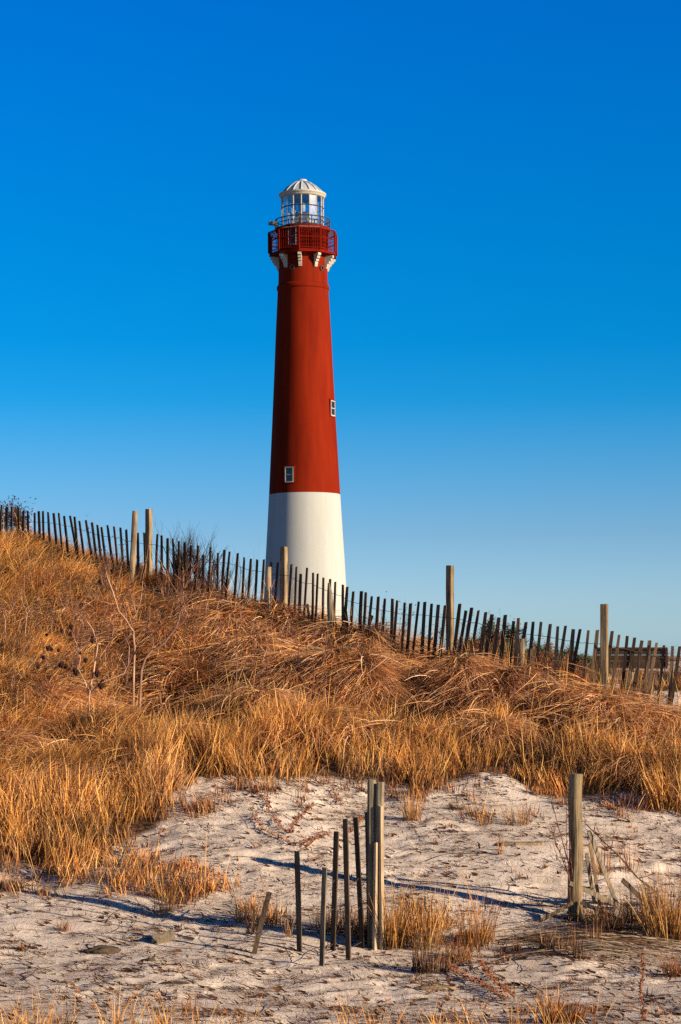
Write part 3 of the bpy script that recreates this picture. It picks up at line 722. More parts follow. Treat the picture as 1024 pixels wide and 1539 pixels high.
# sign board behind the fence
Y = 30.0; sc_ = Y/F
sb = P(949, 989, Y); gz = float(H(sb[0], Y))
sign = empty('sign', (sb[0], Y, gz), 'low dark plank sign board on a pale post beyond the fence at the right', 'sign'); sign.rotation_euler = (0, 0, R(-4))
bz = sb[2]-gz; bw = 104*sc_; bh = 27*sc_
m = MB()
for i in range(3): m.box((0, .004*(i % 2), bz+(i-1)*bh/3), (bw, .03, bh/3-.006))
m.build('board', M['board'], sign)
m = MB(); m.box((0, -.022, bz+bh/2+.010), (bw+.04, .05, .03)); m.box((0, -.022, bz-bh/2-.010), (bw+.04, .05, .03))
m.box((-bw/2-.006, -.022, bz), (.035, .05, bh+.01)); m.box((bw/2+.006, -.022, bz), (.035, .05, bh+.01)); m.box((0, -.03, bz), (.045, .03, bh))
m.build('frame', M['board'], sign)
for dx in (.01,):
    m = MB(); m.box((dx, .07, (bz+bh/2)/2-.1), (.07, .07, bz+bh/2+.15)); m.build('post', M['pale'], sign)

# ------------------------------------------------------------------ foreground posts
def line_slat(m, a, b_, w_=.038, t_=.010, nrm=Vector((0, -1, 0)), segs=5, bow=.006, ragged=.01):
    d = (b_-a).normalized(); s_ = d.cross(nrm).normalized(); n_ = s_.cross(d).normalized(); vs = []
    bx_ = random.uniform(-bow, bow)
    for i in range(segs+1):
        u = i/segs; c_ = a.lerp(b_, u)+s_*bx_*math.sin(u*3.14)
        for p, q in ((-1, -1), (1, -1), (1, 1), (-1, 1)):
            vs.append(c_+s_*p*w_/2*(1+random.uniform(-.06, .06))+n_*q*t_/2+(d*random.uniform(-ragged, 0) if i == segs else Vector()))
    m.add(vs, [(i*4+k_, i*4+(k_+1) % 4, i*4+4+(k_+1) % 4, i*4+4+k_) for i in range(segs) for k_ in range(4)]+[(3, 2, 1, 0), (segs*4, segs*4+1, segs*4+2, segs*4+3)])
def nc(x, y, s=3.4133, ox=360, oy=1150): return ox+x/s, oy+y/s
pb = gp(565, 1424)
rem = empty('fence_remnant', pb, 'remnant of old snow fence: split grey post and wired slats standing in sand', 'fence')
Yp = pb.y
wires = [[], [], []]
for (tx, ty, bx_, by_, mt, w_) in ((295,437,308,955,'slat',.036),(438,523,423,1030,'grey_wood',.034),(498,340,478,950,'slat',.038),(543,272,560,1000,'slat',.037),(596,266,628,940,'slat',.034),(655,240,664,900,'slat',.030)):
    b0_ = gp(*nc(bx_, by_)); t0 = Vector(P(*nc(tx, ty), b0_.y+random.uniform(-.03, .03))); b1 = b0_+(b0_-t0).normalized()*.2
    m = MB(); nr = Vector((random.uniform(-.85, -.65), -1, 0)).normalized(); line_slat(m, b1-pb, t0-pb, w_*1.25, .012, nr)
    m.build('slat', M[mt], rem)
    for wi, fr in enumerate((.48, .22, .02)):
        if wi == 0 or True:
            z = pb.z+(.62, .36, .05)[wi]*.9; u = (z-b0_.z)/max(.05, t0.z-b0_.z)
            if u < 1: wires[wi].append(b0_.lerp(t0, u)-pb+Vector((0, -.012, 0)))
top = Vector(P(564, 1173, Yp))-pb
# split post: two halves with a dark gap
m = MB()
def half(m, x0, x1, zt_, y0, y1, zb_=-.3, gapz=.55):
    vs = []; k_ = 8
    for i in range(k_+1):
        z = zb_+(zt_-zb_)*i/k_; j = [random.uniform(-.003, .003) for _ in range(6)]
        sh = .0
        for a, b_ in ((x0, y0), ((x0+x1)/2, y0-.014), (x1, y0), (x1+.004, (y0+y1)/2), ((x0+x1)/2, y1+.006), (x0-.004, (y0+y1)/2)):
            vs.append((a+j[0], b_+j[1], z+(random.uniform(-.018, .012) if i == k_ else 0)))
    m.add(vs, [(i*6+a, i*6+(a+1) % 6, i*6+6+(a+1) % 6, i*6+6+a) for i in range(k_) for a in range(6)]+[tuple(range(5, -1, -1)), tuple(range(k_*6, k_*6+6))])
half(m, -.062, -.006, top.z, -.03, .05); half(m, .004, .062, top.z-.02, -.015, .05)
o = m.build('post', M['grey_wood'], rem); o.rotation_euler = (0, 0, R(-30))
m = MB(); line_slat(m, Vector((-.012, -.055, -.25)), Vector((.005, -.05, top.z-.48)), .040, .022, Vector((.9, -.7, 0)), 6, .004, .03)
m.build('batten', M['batten'], rem)
m = MB(); line_slat(m, Vector((.055, -.045, -.25)), Vector((.040, -.045, top.z-.19)), .034, .022, Vector((.9, -.7, 0)), 6, .004, .02)
m.build('batten', M['batten'], rem)
for wp in wires:
    wp.append(Vector((.0, -.06, wp[-1].z+.01)))
    pts = []
    for a, b_ in zip(wp[:-1], wp[1:]):
        pts += [a, a.lerp(b_, .33)+Vector((0, 0, random.uniform(-.03, .005))), a.lerp(b_, .66)+Vector((0, random.uniform(-.01, .01), random.uniform(-.03, .01)))]
    pts.append(wp[-1]); m = MB(); m.tube(pts, .0022, 4); m.build('wire', M['rust'], rem)
b0_ = gp(*nc(78, 970)); m = MB(); t0 = Vector(P(*nc(155, 648), b0_.y+.1)); line_slat(m, (b0_-t0).normalized()*.15, t0-b0_, .040, .014)
tag(m.build('leaning_slat', M['slat'], None, False, b0_), 'short dark slat stub tilting right, alone left of the fence remnant', 'slat')

def nd(x, y): return 700+x/3.1605, 1140+y/3.1605
rb = gp(866, 1382)
t0 = Vector(P(864.5, 1163, rb.y)); m = MB()
L = t0.z-rb.z; m.tube([(.006*math.sin(i*1.3), 0, -.3+(L+.3)*i/10) for i in range(11)], [.061*(1.05-.10*i/10+random.uniform(-.015, .015)) for i in range(11)], 18, .025)
tag(m.build('round_post', M['post'], None, False, rb+Vector((-.003, 0, 0))), 'stout round weathered post standing alone in the sand at the right', 'post')
for (x0, y0, x1, y1, mt, w_, lab) in ((720,700,585,350,'grey_wood',.036,'grey slat leaning steeply right of the round post'),(612,690,575,460,'pale',.030,'pale narrow slat standing close against the round post'),
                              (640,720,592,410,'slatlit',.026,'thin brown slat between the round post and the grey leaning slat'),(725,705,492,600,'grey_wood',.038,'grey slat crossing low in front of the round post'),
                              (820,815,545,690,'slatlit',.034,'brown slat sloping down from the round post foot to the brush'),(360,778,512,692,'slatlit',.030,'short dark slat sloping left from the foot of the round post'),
                              (870,700,745,585,'slat',.040,'dark slat half buried in the brush heap')):
    a = gp(*nd(x0, y0)); Yt = rb.y+(.10 if y1 < 590 else -.085); b_ = Vector(P(*nd(x1, y1), Yt)); a.y = min(a.y, rb.y+.35) if y1 > 590 else a.y; a.z = float(H(a.x, a.y))
    m = MB(); line_slat(m, Vector((0, 0, 0))-(b_-a).normalized()*.04, b_-a, w_, .012, Vector((.2, -1, .2)).normalized())
    tag(m.build('loose_slat', M[mt], None, False, a+Vector((0, 0, .015))), lab, 'slat')
# plank on the sand
a = gp(755, 1271); b_ = gp(816, 1270); b_.y = a.y+.05; m = MB(); d = b_-a
m.box((d.x/2, d.y/2, .012), (abs(d.x), .12, .035), 0)
o = m.build('plank', M['pale'], None, False, a); bmod = o.modifiers.new('bevel', 'BEVEL'); bmod.width = .006
tag(o, 'pale flat plank lying on the sand between the two posts', 'plank')
# driftwood and dark lumps
def lump(name, px, py, sx, sy, sz, mat, label, cat, rz=0, seed=1):
    p = gp(px, py); bm = bmesh.new(); bmesh.ops.create_icosphere(bm, subdivisions=4, radius=1)
    for v in bm.verts:
        n_ = 1+.5*float(vnoise(v.co.x*1.3+seed, v.co.y*1.3+v.co.z, .6))+.2*float(vnoise(v.co.x*3+seed, v.co.z*3+v.co.y, .5))
        v.co = Vector((v.co.x*sx*n_, v.co.y*sy*n_, max(v.co.z, -.3)*sz*n_))
    me = bpy.data.meshes.new(name); bm.to_mesh(me); bm.free(); me.polygons.foreach_set('use_smooth', [True]*len(me.polygons)); me.materials.append(mat)
    o = bpy.data.objects.new(name, me); o.location = p+Vector((0, 0, sz*.15)); o.rotation_euler = (0, 0, rz); col.objects.link(o); return tag(o, label, cat)
p = gp(243, 1418); m = MB()
line_slat(m, Vector((-.06, -.02, .02)), Vector((.10, .10, .075)), .07, .035, Vector((.2, -.6, .8)).normalized(), 5, .01, .03)
line_slat(m, Vector((-.07, -.03, -.01)), Vector((.07, .07, .035)), .06, .045, Vector((.1, -.8, .5)).normalized(), 5, .01, .03)
o = m.build('driftwood', M['grey_wood'], None, False, p); tag(o, 'split driftwood chunk with a pale top face on the open sand', 'driftwood')
lump('stone', 155, 1432, .13, .07, .045, M['stone'], 'flat dark rounded stone half sunk in the sand left of the driftwood', 'stone', .1, 2)
lump('stone', 262, 1478, .11, .04, .012, M['stone'], 'thin dark flake of crust lying on the sand below the driftwood', 'stone', .05, 5)
lump('stone', 226, 1444, .04, .03, .018, M['stone'], 'tiny dark pebble just below the driftwood', 'stone', .3, 9)
lump('stone', 650, 1486, .17, .06, .02, M['pale'], 'flat buff slab half buried at the bottom, in front of the tufts', 'stone', .1, 12)

# ------------------------------------------------------------------ tufts one can count
def tuft(px, py, hpx, wpx, n, pal, label, cat='grass tuft', lean=.18, droop=.12, mix=None, name='grass_tuft', wid=(.004, .0075), mode=0):
    p = gp(px, py); s_ = p.y/F; r_ = rng
    ang = r_.uniform(0, 6.28, n); rad = np.sqrt(r_.random(n))*wpx*s_*.42
    x = p.x+rad*np.cos(ang); y = p.y+rad*np.sin(ang)*.7
    h = hpx*s_*r_.uniform(.35, 1.08, n)
    az = ang+r_.normal(0, .8, n)
    le = np.clip(r_.normal(lean, .12, n), 0, .9); dr = np.clip(r_.normal(droop, .1, n), 0, 1)
    c = pal_pick(pal, n, r_)
    if mix: c = np.where((r_.random(n) < .35)[:, None], pal_pick(mix, n, r_), c)*r_.uniform(.55, 1.05, (n, 1))
    if mode == 1: h = hpx*s_*r_.uniform(.6, 1.0, n)
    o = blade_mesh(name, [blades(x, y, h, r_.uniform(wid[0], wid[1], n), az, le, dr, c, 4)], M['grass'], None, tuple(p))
    tag(o, label, cat)
    return o
T = [
 (592,1425,118,48,260,'gold','tall golden tuft close against the right of the split post','dull'),
 (640,1425,105,60,260,'gold','tall orange tuft with dead stems right of the split post tuft','rust'),
 (648,1462,52,62,220,'dull','dense short brown stubble clump below the tall orange tuft','rust'),
 (716,1420,98,56,230,'gold','tall pale golden tuft midway between the two foreground posts','gold'),
 (690,1448,50,40,140,'rust','low rusty clump at the foot of the pale golden tuft','dark'),
 (620,1232,55,30,150,'gold','upright golden tuft on the sand just right of the split post top','gold'),
 (779,1240,46,42,120,'gold','loose golden tuft on the sand above the plank','rust'),
 (731,1240,38,24,60,'gold','sparse small golden tuft above the left end of the plank','gold'),
 (686,1217,15,26,160,'dark','small dark ball of dead leaves near the edge of the dune','dark'),
 (753,1285,36,9,30,'gold','thin pale tuft standing at the left end of the plank','gold'),
 (905,1315,78,30,70,'gold','thin golden tuft right of the round post','gold'),
 (945,1310,66,30,60,'gold','feathery tuft further right of the round post','gold'),
 (1003,1415,135,70,420,'gold','tall dense golden clump at the right edge of the frame','dull'),
 (962,1395,70,55,420,'dull','tangled brown brush heap beside the tall right edge clump','dark'),
 (920,1410,70,40,240,'dull','brown brush clump between the round post and the brush heap','rust'),
 (96,1400,26,22,60,'rust','tiny reddish tuft alone on the sand at the left','dark'),
 (372,1385,44,40,110,'gold','spiky golden tuft left of the tilted slat stub','rust'),
 (828,1538,70,30,110,'gold','tall pale stems at the bottom edge before the round post','gold'),
 (850,1536,40,62,420,'rust','low rusty cushion of leaves at the bottom edge','dark'),
 (290,1522,34,18,24,'rust','forked dry sprig at the bottom, right of the golden fringe','rust'),
 (278,1518,28,10,16,'rust','smaller dry sprig beside the forked one','rust'),
 (1012,1468,46,34,160,'rust','reddish ball of dry leaves at the right edge of the sand','dark'),
 (776,1432,30,18,50,'dull','short stub tuft in the flattened reeds, furthest left','rust'),
 (822,1430,42,24,70,'dull','upright stub tuft in the middle of the flattened reeds','rust'),
 (846,1432,30,18,50,'dull','low stub tuft left of the twin stub tufts','rust'),
 (869,1442,56,16,50,'dull','narrow stub tuft directly below the round post','rust'),
 (893,1428,50,24,80,'dull','wide stub tuft below and right of the round post','rust'),
 (750,1440,26,12,30,'dull','small stub tuft by the foot of the pale golden tuft','rust'),
 (455,1215,16,20,60,'dark','small dark twiggy tuft on the upper sand','dull'),
 (250,1372,62,40,120,'gold','leafy golden tuft at the tip of the left grass patch','rust'),
 (434,1408,34,16,30,'gold','small golden sprig at the foot of the tallest left slat','rust'),
 (378,1405,60,16,26,'dull','wispy brown stems crossing behind the slat stub','rust'),
 (430,1392,40,60,90,'dull','thin brown weeds behind the old slats','rust'),
 (500,1398,50,70,180,'dull','brown weed clump behind the wired slats','dark'),
 (545,1412,60,30,110,'dull','dark weeds packed at the foot of the split post','dark'),
 (968,1535,30,10,20,'rust','small sprig beside the red dock stalk','dark'),
 (400,1188,44,36,120,'gold','golden tuft spilling onto the sand at the dune edge','rust'),
]
PALSW = {'gold': 'rust', 'rust': 'dull', 'dull': 'dull', 'dark': 'dark'}
for t in T:
    tuft(t[0], t[1], t[2], t[3]*1.1, int(t[4]*.62)+6, t[5], t[6], mix=PALSW[t[7]], lean=.10 if 'stub' in t[6] else (.3 if 'ball' in t[6] or 'cushion' in t[6] else .15), droop=.03 if 'stub' in t[6] else .12, wid=(.005, .009) if 'stub' in t[6] else (.0035, .0065))
# golden fringe along the bottom of the frame
parts = []
x, y = scatter(900, -2.6, 2.6, 10.4, 12.5, lambda x, y: np.clip(lookup(GG, x, y)+.05, 0, 1)); k = np.repeat(np.arange(len(x)), 9); n = len(k)
parts.append(blades(x[k]+rng.normal(0, .03, n), y[k]+rng.normal(0, .03, n), rng.uniform(.08, .36, n), rng.uniform(.003, .006, n), rng.uniform(0, 6.28, n), rng.uniform(.1, .5, n), rng.uniform(0, .3, n), pal_pick('gold', n, rng)*rng.uniform(.7, 1.1, (n, 1)), 4))
blade_mesh('grass_fringe', parts, M['grass']); tag(bpy.data.objects['grass_fringe'], 'thin golden grass along the bottom edge of the picture', 'grass', None, 'stuff')

# ------------------------------------------------------------------ woody plants
def twigs(m, p, d, L, r_, depth, spread=.6, upw=.25, kink=.18, n=4, ends=None):
    pts = [p]; rad = [r_]; q = p.copy(); dd = d.normalized()
    segs = 4
    for i in range(segs):
        dd = (dd+Vector((random.uniform(-1, 1), random.uniform(-1, 1), random.uniform(-1, 1)))*kink+Vector((0, 0, upw*.15))).normalized()
        q = q+dd*L/segs; pts.append(q.copy()); rad.append(r_*(1-.55*(i+1)/segs))
    m.tube(pts, rad, n)
    if depth <= 0:
        if ends is not None: ends.append(q.copy())
        return
    for j in range(random.randint(2, 3)+(depth > 2)):
        i = random.randint(1, segs); nd_ = (dd+Vector((random.uniform(-1, 1), random.uniform(-1, 1), random.uniform(-.4, 1)))*spread).normalized()
        twigs(m, pts[i], nd_, L*random.uniform(.5, .8), rad[i]*.7, depth-1, spread, upw, kink, max(3, n-1), ends)
def sapling(name, label, mat, base_px, Y, strokes, sc=3.9385, ox=60, oy=860, r0=.016, heads=(), twig=3, cat='shrub', tl=.16):
    bpx = base_px; b = Vector(P(bpx[0], bpx[1], Y)); gz = float(H(b.x, b.y))
    root = empty(name, (b.x, b.y, gz), label, cat)
    m = MB(); ends = []
    for si, (st, ra) in enumerate(strokes):
        pts = []; yy = 0; m2 = MB()
        for i, (x, y) in enumerate(st):
            if i: yy += random.uniform(-.05, .05)
            v = Vector(P(ox+x/sc, oy+y/sc, Y+yy*(1 if si else .6))); pts.append(v-root.location)
        if si == 0 or ra >= .9*r0: pts[0].z = min(pts[0].z, -.05) if abs(st[0][1]-strokes[0][0][0][1]) < 30 else pts[0].z
        rad = [ra*.95*(1-.6*i/(len(pts)-1)) for i in range(len(pts))]
        # smooth
        fine = []; fr = []
        for i in range(len(pts)-1):
            for u in (0, .5):
                fine.append(pts[i].lerp(pts[i+1], u)+Vector((random.uniform(-1, 1), random.uniform(-1, 1), 0))*ra*.35*(u > 0)); fr.append(rad[i]*(1-u)+rad[i+1]*u)
        fine.append(pts[-1]); fr.append(rad[-1]); m.tube(fine, fr, 6)
        for i in range(len(fine)//2, len(fine)):
            if random.random() < .8:
                dd = (fine[i]-fine[max(0, i-1)]); dd = dd.normalized() if dd.length > 0 else Vector((0, 0, 1))
                twigs(m2, fine[i], dd+Vector((random.uniform(-.8, .8), random.uniform(-.6, .6), random.uniform(-.2, .5))), tl*random.uniform(.6, 1.4), .005, twig-1, ends=ends)
        if m2.v: m2.build('twig_spray', M['twigpink'], root)
    m.build('trunk', mat, root, True)
    proto = None
    for (x, y, rr_) in heads:
        v = Vector(P(ox+x/sc, oy+y/sc, Y+random.uniform(-.1, .1)))-root.location
        if proto is None:
            bm = bmesh.new(); bmesh.ops.create_icosphere(bm, subdivisions=3, radius=1)
            for w_ in bm.verts: w_.co *= 1+random.uniform(-.3, .25)
            me = bpy.data.meshes.new('seed_head'); bm.to_mesh(me); bm.free(); me.materials.append(M['seed'])
            proto = o = bpy.data.objects.new('seed_head', me); col.objects.link(o); o.parent = root
        else: o = copy_under(proto, root)
        o.location = v; k_ = rr_/sc*Y/F; o.scale = (k_, k_, k_*1.15)
    return root
YS = 24.0
sapling('bare_shrub', 'tallest bare sapling with a straight pale trunk on the left slope', M['bark_pale'], (199, 1024), 24.2,
  [([(548,650),(556,560),(562,450),(552,350),(515,290),(465,230),(430,110),(400,30),(385,-20)], .017),
   ([(535,300),(575,240),(600,150),(608,60),(615,10)], .009), ([(575,440),(612,400),(640,350),(655,240)], .007), ([(515,290),(512,250),(505,215)], .005),
   ([(556,300),(572,260),(560,200),(535,120)], .006), ([(465,230),(440,190),(350,170),(310,150)], .005), ([(465,230),(500,150),(540,90)],.005)], heads=((500,660,8),(460,710,9)))
sapling('bare_shrub', 'bare sapling with a dark curving trunk leaning right on the slope', M['bark'], (208, 1030), 24.0,
  [([(583,670),(600,590),(625,510),(660,465),(705,443),(740,415),(775,370),(812,310),(833,240),(845,150),(850,60),(846,-10)], .020),
   ([(848,190),(880,150),(920,120),(965,100)], .009), ([(832,290),(862,265),(873,235),(860,205),(845,190)], .008), ([(835,140),(800,100),(770,55),(755,20)], .006),
   ([(845,120),(870,60),(890,10)], .005), ([(775,370),(770,330),(720,310)], .004)], heads=((708,300,7),(728,262,10)))
sapling('sumac_shrub', 'forked sapling hung with dark seed heads, low on the left slope', M['bark_pale'], (134, 1072), 23.2,
  [([(293,850),(290,740),(306,640),(325,540),(342,430),(315,345),(270,280),(235,255),(190,240)], .014),
   ([(292,745),(268,650),(228,575),(240,510),(228,450),(205,400),(190,370)], .009), ([(232,470),(265,440),(305,420)], .006), ([(298,715),(350,660),(425,630),(500,600),(525,545),(530,440)], .009),
   ([(342,520),(390,450),(425,400),(440,330)], .007), ([(330,600),(370,560),(385,530)], .004), ([(268,650),(200,690),(100,670)], .004)],
  heads=((185,322,13),(128,345,11),(178,365,10),(270,520,13),(215,592,17),(205,580,12),(340,600,17),(360,672,16),(370,655,14),(110,462,9),(310,405,12),(130,548,15),(240,480,7),(310,390,9)))
sapling('bare_bush', 'low reddish bush with clustered dark seed heads at the far left', M['twigred'], (66, 1050), 23.4,
  [([(30,760),(25,640),(40,540),(20,460)], .008), ([(30,760),(60,620),(110,540),(150,500)], .007), ([(30,760),(90,650),(170,600),(200,560)], .006), ([(28,700),(-20,600),(-60,520)], .006)],
  heads=((50,450,14),(68,458,10),(20,505,11),(120,550,13),(150,560,11),(50,620,9),(160,830,9),(110,840,7),(-10,560,12),(40,370,8),(20,66,7)), cat='bush')
sapling('woody_plant', 'slender crooked stem rising from the golden grass below the saplings', M['bark'], (228, 1095), 22.6,
  [([(660,940),(670,890),(710,820),(718,760),(712,710)], .007), ([(718,780),(760,760),(830,740)], .004), ([(660,900),(760,860),(900,850),(1010,825)], .003)], heads=((865,800,9),(795,662,7),(645,655,7)), tl=.1)
q = dict(sc=2.56, ox=0, oy=880)
sapling('bare_shrub', 'thin upright reddish sapling at the centre of the slope', M['bark'], (355.5, 1036), 23.8,
  [([(910,400),(910,330),(914,260),(912,200),(905,130),(885,70),(880,30)], .010), ([(914,235),(940,190),(990,185),(1015,170)], .005), ([(912,200),(930,150),(925,100)], .004), ([(912,250),(890,210),(870,180)], .003)], heads=((1018,175,5),), **q)
sapling('woody_plant', 'slanting reddish stem just right of the central sapling', M['twigred'], (375, 1040), 23.9,
  [([(960,410),(975,340),(982,270),(978,220)], .006), ([(960,400),(1000,340),(1024,300)], .004)], **q)
sapling('bare_shrub', 'small forked pale sapling near the top left slope', M['bark_pale'], (38, 975), 26.0,
  [([(98,260),(96,190),(104,110),(125,80),(150,45)], .009), ([(103,110),(85,60),(80,20)], .006), ([(125,80),(150,90),(155,70)],.003)], **q)
sapling('bare_shrub', 'small bare sapling touching the left edge of the picture', M['bark_pale'], (6, 975), 25.6,
  [([(16,260),(18,190),(20,130),(5,90),(-5,60)], .009), ([(20,130),(45,95),(60,60)], .005)], **q)
q = dict(sc=2.438, ox=380, oy=960)
sapling('woody_plant', 'reddish forked stem right of centre near the fence foot', M['twigred'], (450, 1018), 24.2,
  [([(172,150),(168,100),(168,30),(150,0),(135,-25)], .008), ([(168,30),(200,10),(220,-10)], .005)], **q)
sapling('woody_plant', 'reddish V-shaped stem standing among the combed grass', M['twigred'], (470, 1060), 23.4,
  [([(220,235),(220,180),(224,140),(216,90)], .007), ([(220,225),(240,140),(262,60),(275,0)], .006)], **q)
sapling('woody_plant', 'thin bare stem left of the forked reddish stem', M['twigred'], (402, 1028), 24.0,
  [([(58,170),(52,90),(44,-10)], .005), ([(8,170),(5,60),(8,-20)], .004)], **q)
sapling('bramble', 'arching reddish bramble on the right side of the slope', M['twigred'], (760, 1090), 22.6,
  [([(915,330),(905,260),(860,200),(800,150)], .005), ([(915,330),(940,220),(980,150)], .004), ([(880,240),(830,230),(790,190)], .003)], **q)
# brushwood rooted behind and along the fence
def brush(px, ptop, Y, wpx, n, label, depth=3, mat='twig', name='bare_bush', leaves=0, group=None, r0=.006, L=None, leafmat='seed', leafsize=.02):
    x = (px-CX)/F*Y; gz = float(H(x, Y)); root = empty(name, (x, Y, gz), label, 'bush', group)
    hgt = EYE+(HZ-ptop)/F*Y-gz; m = MB(); ends = []
    for i in range(n):
        a = random.uniform(0, 6.28); s_ = random.random()*wpx/F*Y*.5
        d = Vector((math.cos(a)*.5, math.sin(a)*.5, 1.5)); p = Vector((math.cos(a)*s_, math.sin(a)*s_*.6, -.05))
        twigs(m, p, d, hgt*random.uniform(.45, .62), r0, depth, .55, .5, .10, 4, ends)
    m.build('branches', M[mat], root)
    if leaves:
        ml = MB()
        for e_ in ends:
            for _ in range(leaves):
                c_ = e_+Vector([random.gauss(0, .035) for _ in range(3)]); u = Vector([random.gauss(0, 1) for _ in range(3)]).normalized(); v = u.orthogonal().normalized()
                s_ = leafsize*random.uniform(.5, 1.2); ml.add([c_-u*s_, c_+v*s_*.5, c_+u*s_, c_-v*s_*.5], [(0, 1, 2, 3)])
        ml.build('foliage', M[leafmat], root)
    return root
brush(290, 797, 29.3, 36, 24, 'leafless twiggy bush rising above the fence between the posts and lighthouse', r0=.024)
brush(330, 826, 28.8, 22, 9, 'smaller leafless bush behind the fence just left of the lighthouse', r0=.016)
brush(368, 835, 28.8, 22, 5, 'sparse leafless bush right against the lighthouse base')
brush(20, 762, 31.6, 50, 18, 'dark tangled bush with withered leaves over the fence, top left', leaves=6, leafsize=.022)
brush(178, 815, 29.9, 60, 8, 'thin twiggy bush in front of the fence left of the square post', r0=.007, mat='twigpink')
brush(130, 792, 30.3, 60, 7, 'wiry bush tangled in the tilted slats at the left', r0=.007, mat='twigpink')
brush(250, 850, 28.6, 50, 8, 'wiry bush below the fence right of the square post', r0=.007, mat='twigpink', depth=2)
brush(340, 868, 27.8, 60, 9, 'wiry bush at the fence foot left of the short stake', r0=.007, mat='twigpink', depth=2)
for a in [(205,872,29.0,70,9,'pinkish bramble twigs at the foot of the knobbly pale post'),(285,890,27.6,70,9,'pinkish bramble twigs under the twiggy bush'),(150,850,29.2,60,8,'pinkish bramble twigs under the tilted slats')]:
    brush(a[0], a[1]-30, a[2], a[3], a[4], a[5], depth=3, r0=.007, mat='twigpink')
brush(455, 900, 27.0, 60, 9, 'dark wiry bush at the fence foot beneath the lighthouse', r0=.005, depth=2)
brush(640, 940, 25.6, 30, 4, 'sparse wiry bush by the middle square post', r0=.003, depth=2)
for (x_, y_, h_) in [(20,1010,60),(48,1090,50),(85,985,60),(112,940,55),(150,985,70),(96,1045,55),(175,1050,55),(160,905,60),(60,905,50),(262,990,60),(300,960,60),(310,1040,50),(232,1010,60),(425,985,50),(530,1010,45),(585,985,45),(690,1030,45),(800,1060,50)]:
    p_ = gp(x_, y_); brush(x_, HZ-(p_.z+1.8*h_/F*p_.y-EYE)/p_.y*F, p_.y, 40, 8, 'wispy reddish dry weed standing among the grass of the slope', depth=2, leaves=3, leafmat='seed', leafsize=.015, name='dry_weed', r0=.010, mat='bark', group='reddish dry weeds on the slope')
brush(905, 1325, rb.y+.12, 50, 9, 'tangle of bare stems at the right of the round post', depth=2, r0=.005)
brush(985, 1320, rb.y+.30, 60, 9, 'tangle of bare stems rising out of the brush heap', depth=2, r0=.005)
# dark pine scrub beyond the fence
def pine(px, ptop, Y, wpx, n, label):
    x = (px-CX)/F*Y; gz = float(H(x, Y)); root = empty('pine_shrub', (x, Y, gz), label, 'pine', 'pine scrub beyond the fence')
    hgt = EYE+(HZ-ptop)/F*Y-gz; m = MB(); ends = []; hw = wpx/F*Y*.5
    for i in range(n*3):
        a = random.uniform(0, 6.28); s_ = math.sqrt(random.random())*hw; hh = hgt*random.uniform(.72, 1.04)*(1-.25*(s_/hw)**2)
        p = Vector((math.cos(a)*s_*.3, math.sin(a)*s_*.3, -.05)); q = Vector((math.cos(a)*s_, math.sin(a)*s_, hh)); md = p.lerp(q, .5)+Vector((math.cos(a)*s_*.2, math.sin(a)*s_*.2, 0))
        m.tube([p, md, q], [.02, .012, .006], 5); ends.append(q)
        for u in (.45, .6, .75, .88):
            c = p.lerp(q, u); e = c+Vector((random.uniform(-1, 1)*.26, random.uniform(-1, 1)*.26, .14)); m.tube([c, e], [.007, .004], 4); ends.append(e)
    m.build('trunk', M['bark'], root)
    ml = MB()
    for e_ in ends:
        for _ in range(46):
            u = Vector((random.gauss(0, 1), random.gauss(0, 1), random.gauss(.4, .9))).normalized(); v = u.orthogonal().normalized(); o_ = e_+Vector((random.gauss(0, .03), random.gauss(0, .03), random.gauss(-.03, .05)))
            s_ = .085*random.uniform(.5, 1.2); ml.add([o_-v*.008, o_+v*.008, o_+u*s_+v*.004, o_+u*s_-v*.004], [(0, 1, 2, 3)])
    ml.build('crown', M['needle'], root)
for a in [(572,948,36,34,7,'dark pine shrub glimpsed through the slats right of the lighthouse'),(632,952,38,60,8,'low dark pine shrub left of the middle square post'),(705,952,38,40,7,'low dark pine shrub right of the middle square post'),
          (735,936,37,26,8,'taller tufted pine shrub poking up left of the pale stake'),(766,942,38,34,9,'dense tufted pine shrub directly behind the pale stake'),(812,968,39,50,9,'rounded dark pine shrub right of the pale stake'),
          (848,980,40,50,8,'low pine shrub left of the tall right-hand post'),(888,994,42,40,6,'lowest pine shrub just left of the sign board')]: pine(*a)
for a in [(690,962,33,60,9,'brown leafless bush by the middle post, beyond the fence'),(745,966,33,70,10,'brown leafless bush under the tufted pines'),(820,985,32,60,10,'brown leafless thicket right of the pale stake'),(868,1000,31,50,8,'brown thicket left of the tall right-hand post'),
          (960,1010,34,50,6,'brown bush under the sign board'),(1012,990,38,40,7,'greyish bush right of the sign board')]:
    brush(a[0], a[1]-6, a[2], a[3], a[4]*2, a[5], depth=3, leaves=3, leafmat='twigred', leafsize=.02, r0=.009)
for a in [(1003,1040,23.9,44,8,'dark dry brush at the fence foot by the right edge'),(958,1035,24.3,44,8,'dark dry brush at the fence foot below the sign board'),(925,1030,24.2,34,7,'dark dry brush just right of the tall right-hand post'),(875,1022,24.4,34,6,'dark dry brush just left of the tall right-hand post')]:
    brush(a[0], a[1], a[2], a[3], a[4], a[5], depth=3, leaves=2, leafmat='seed', leafsize=.013, r0=.006)
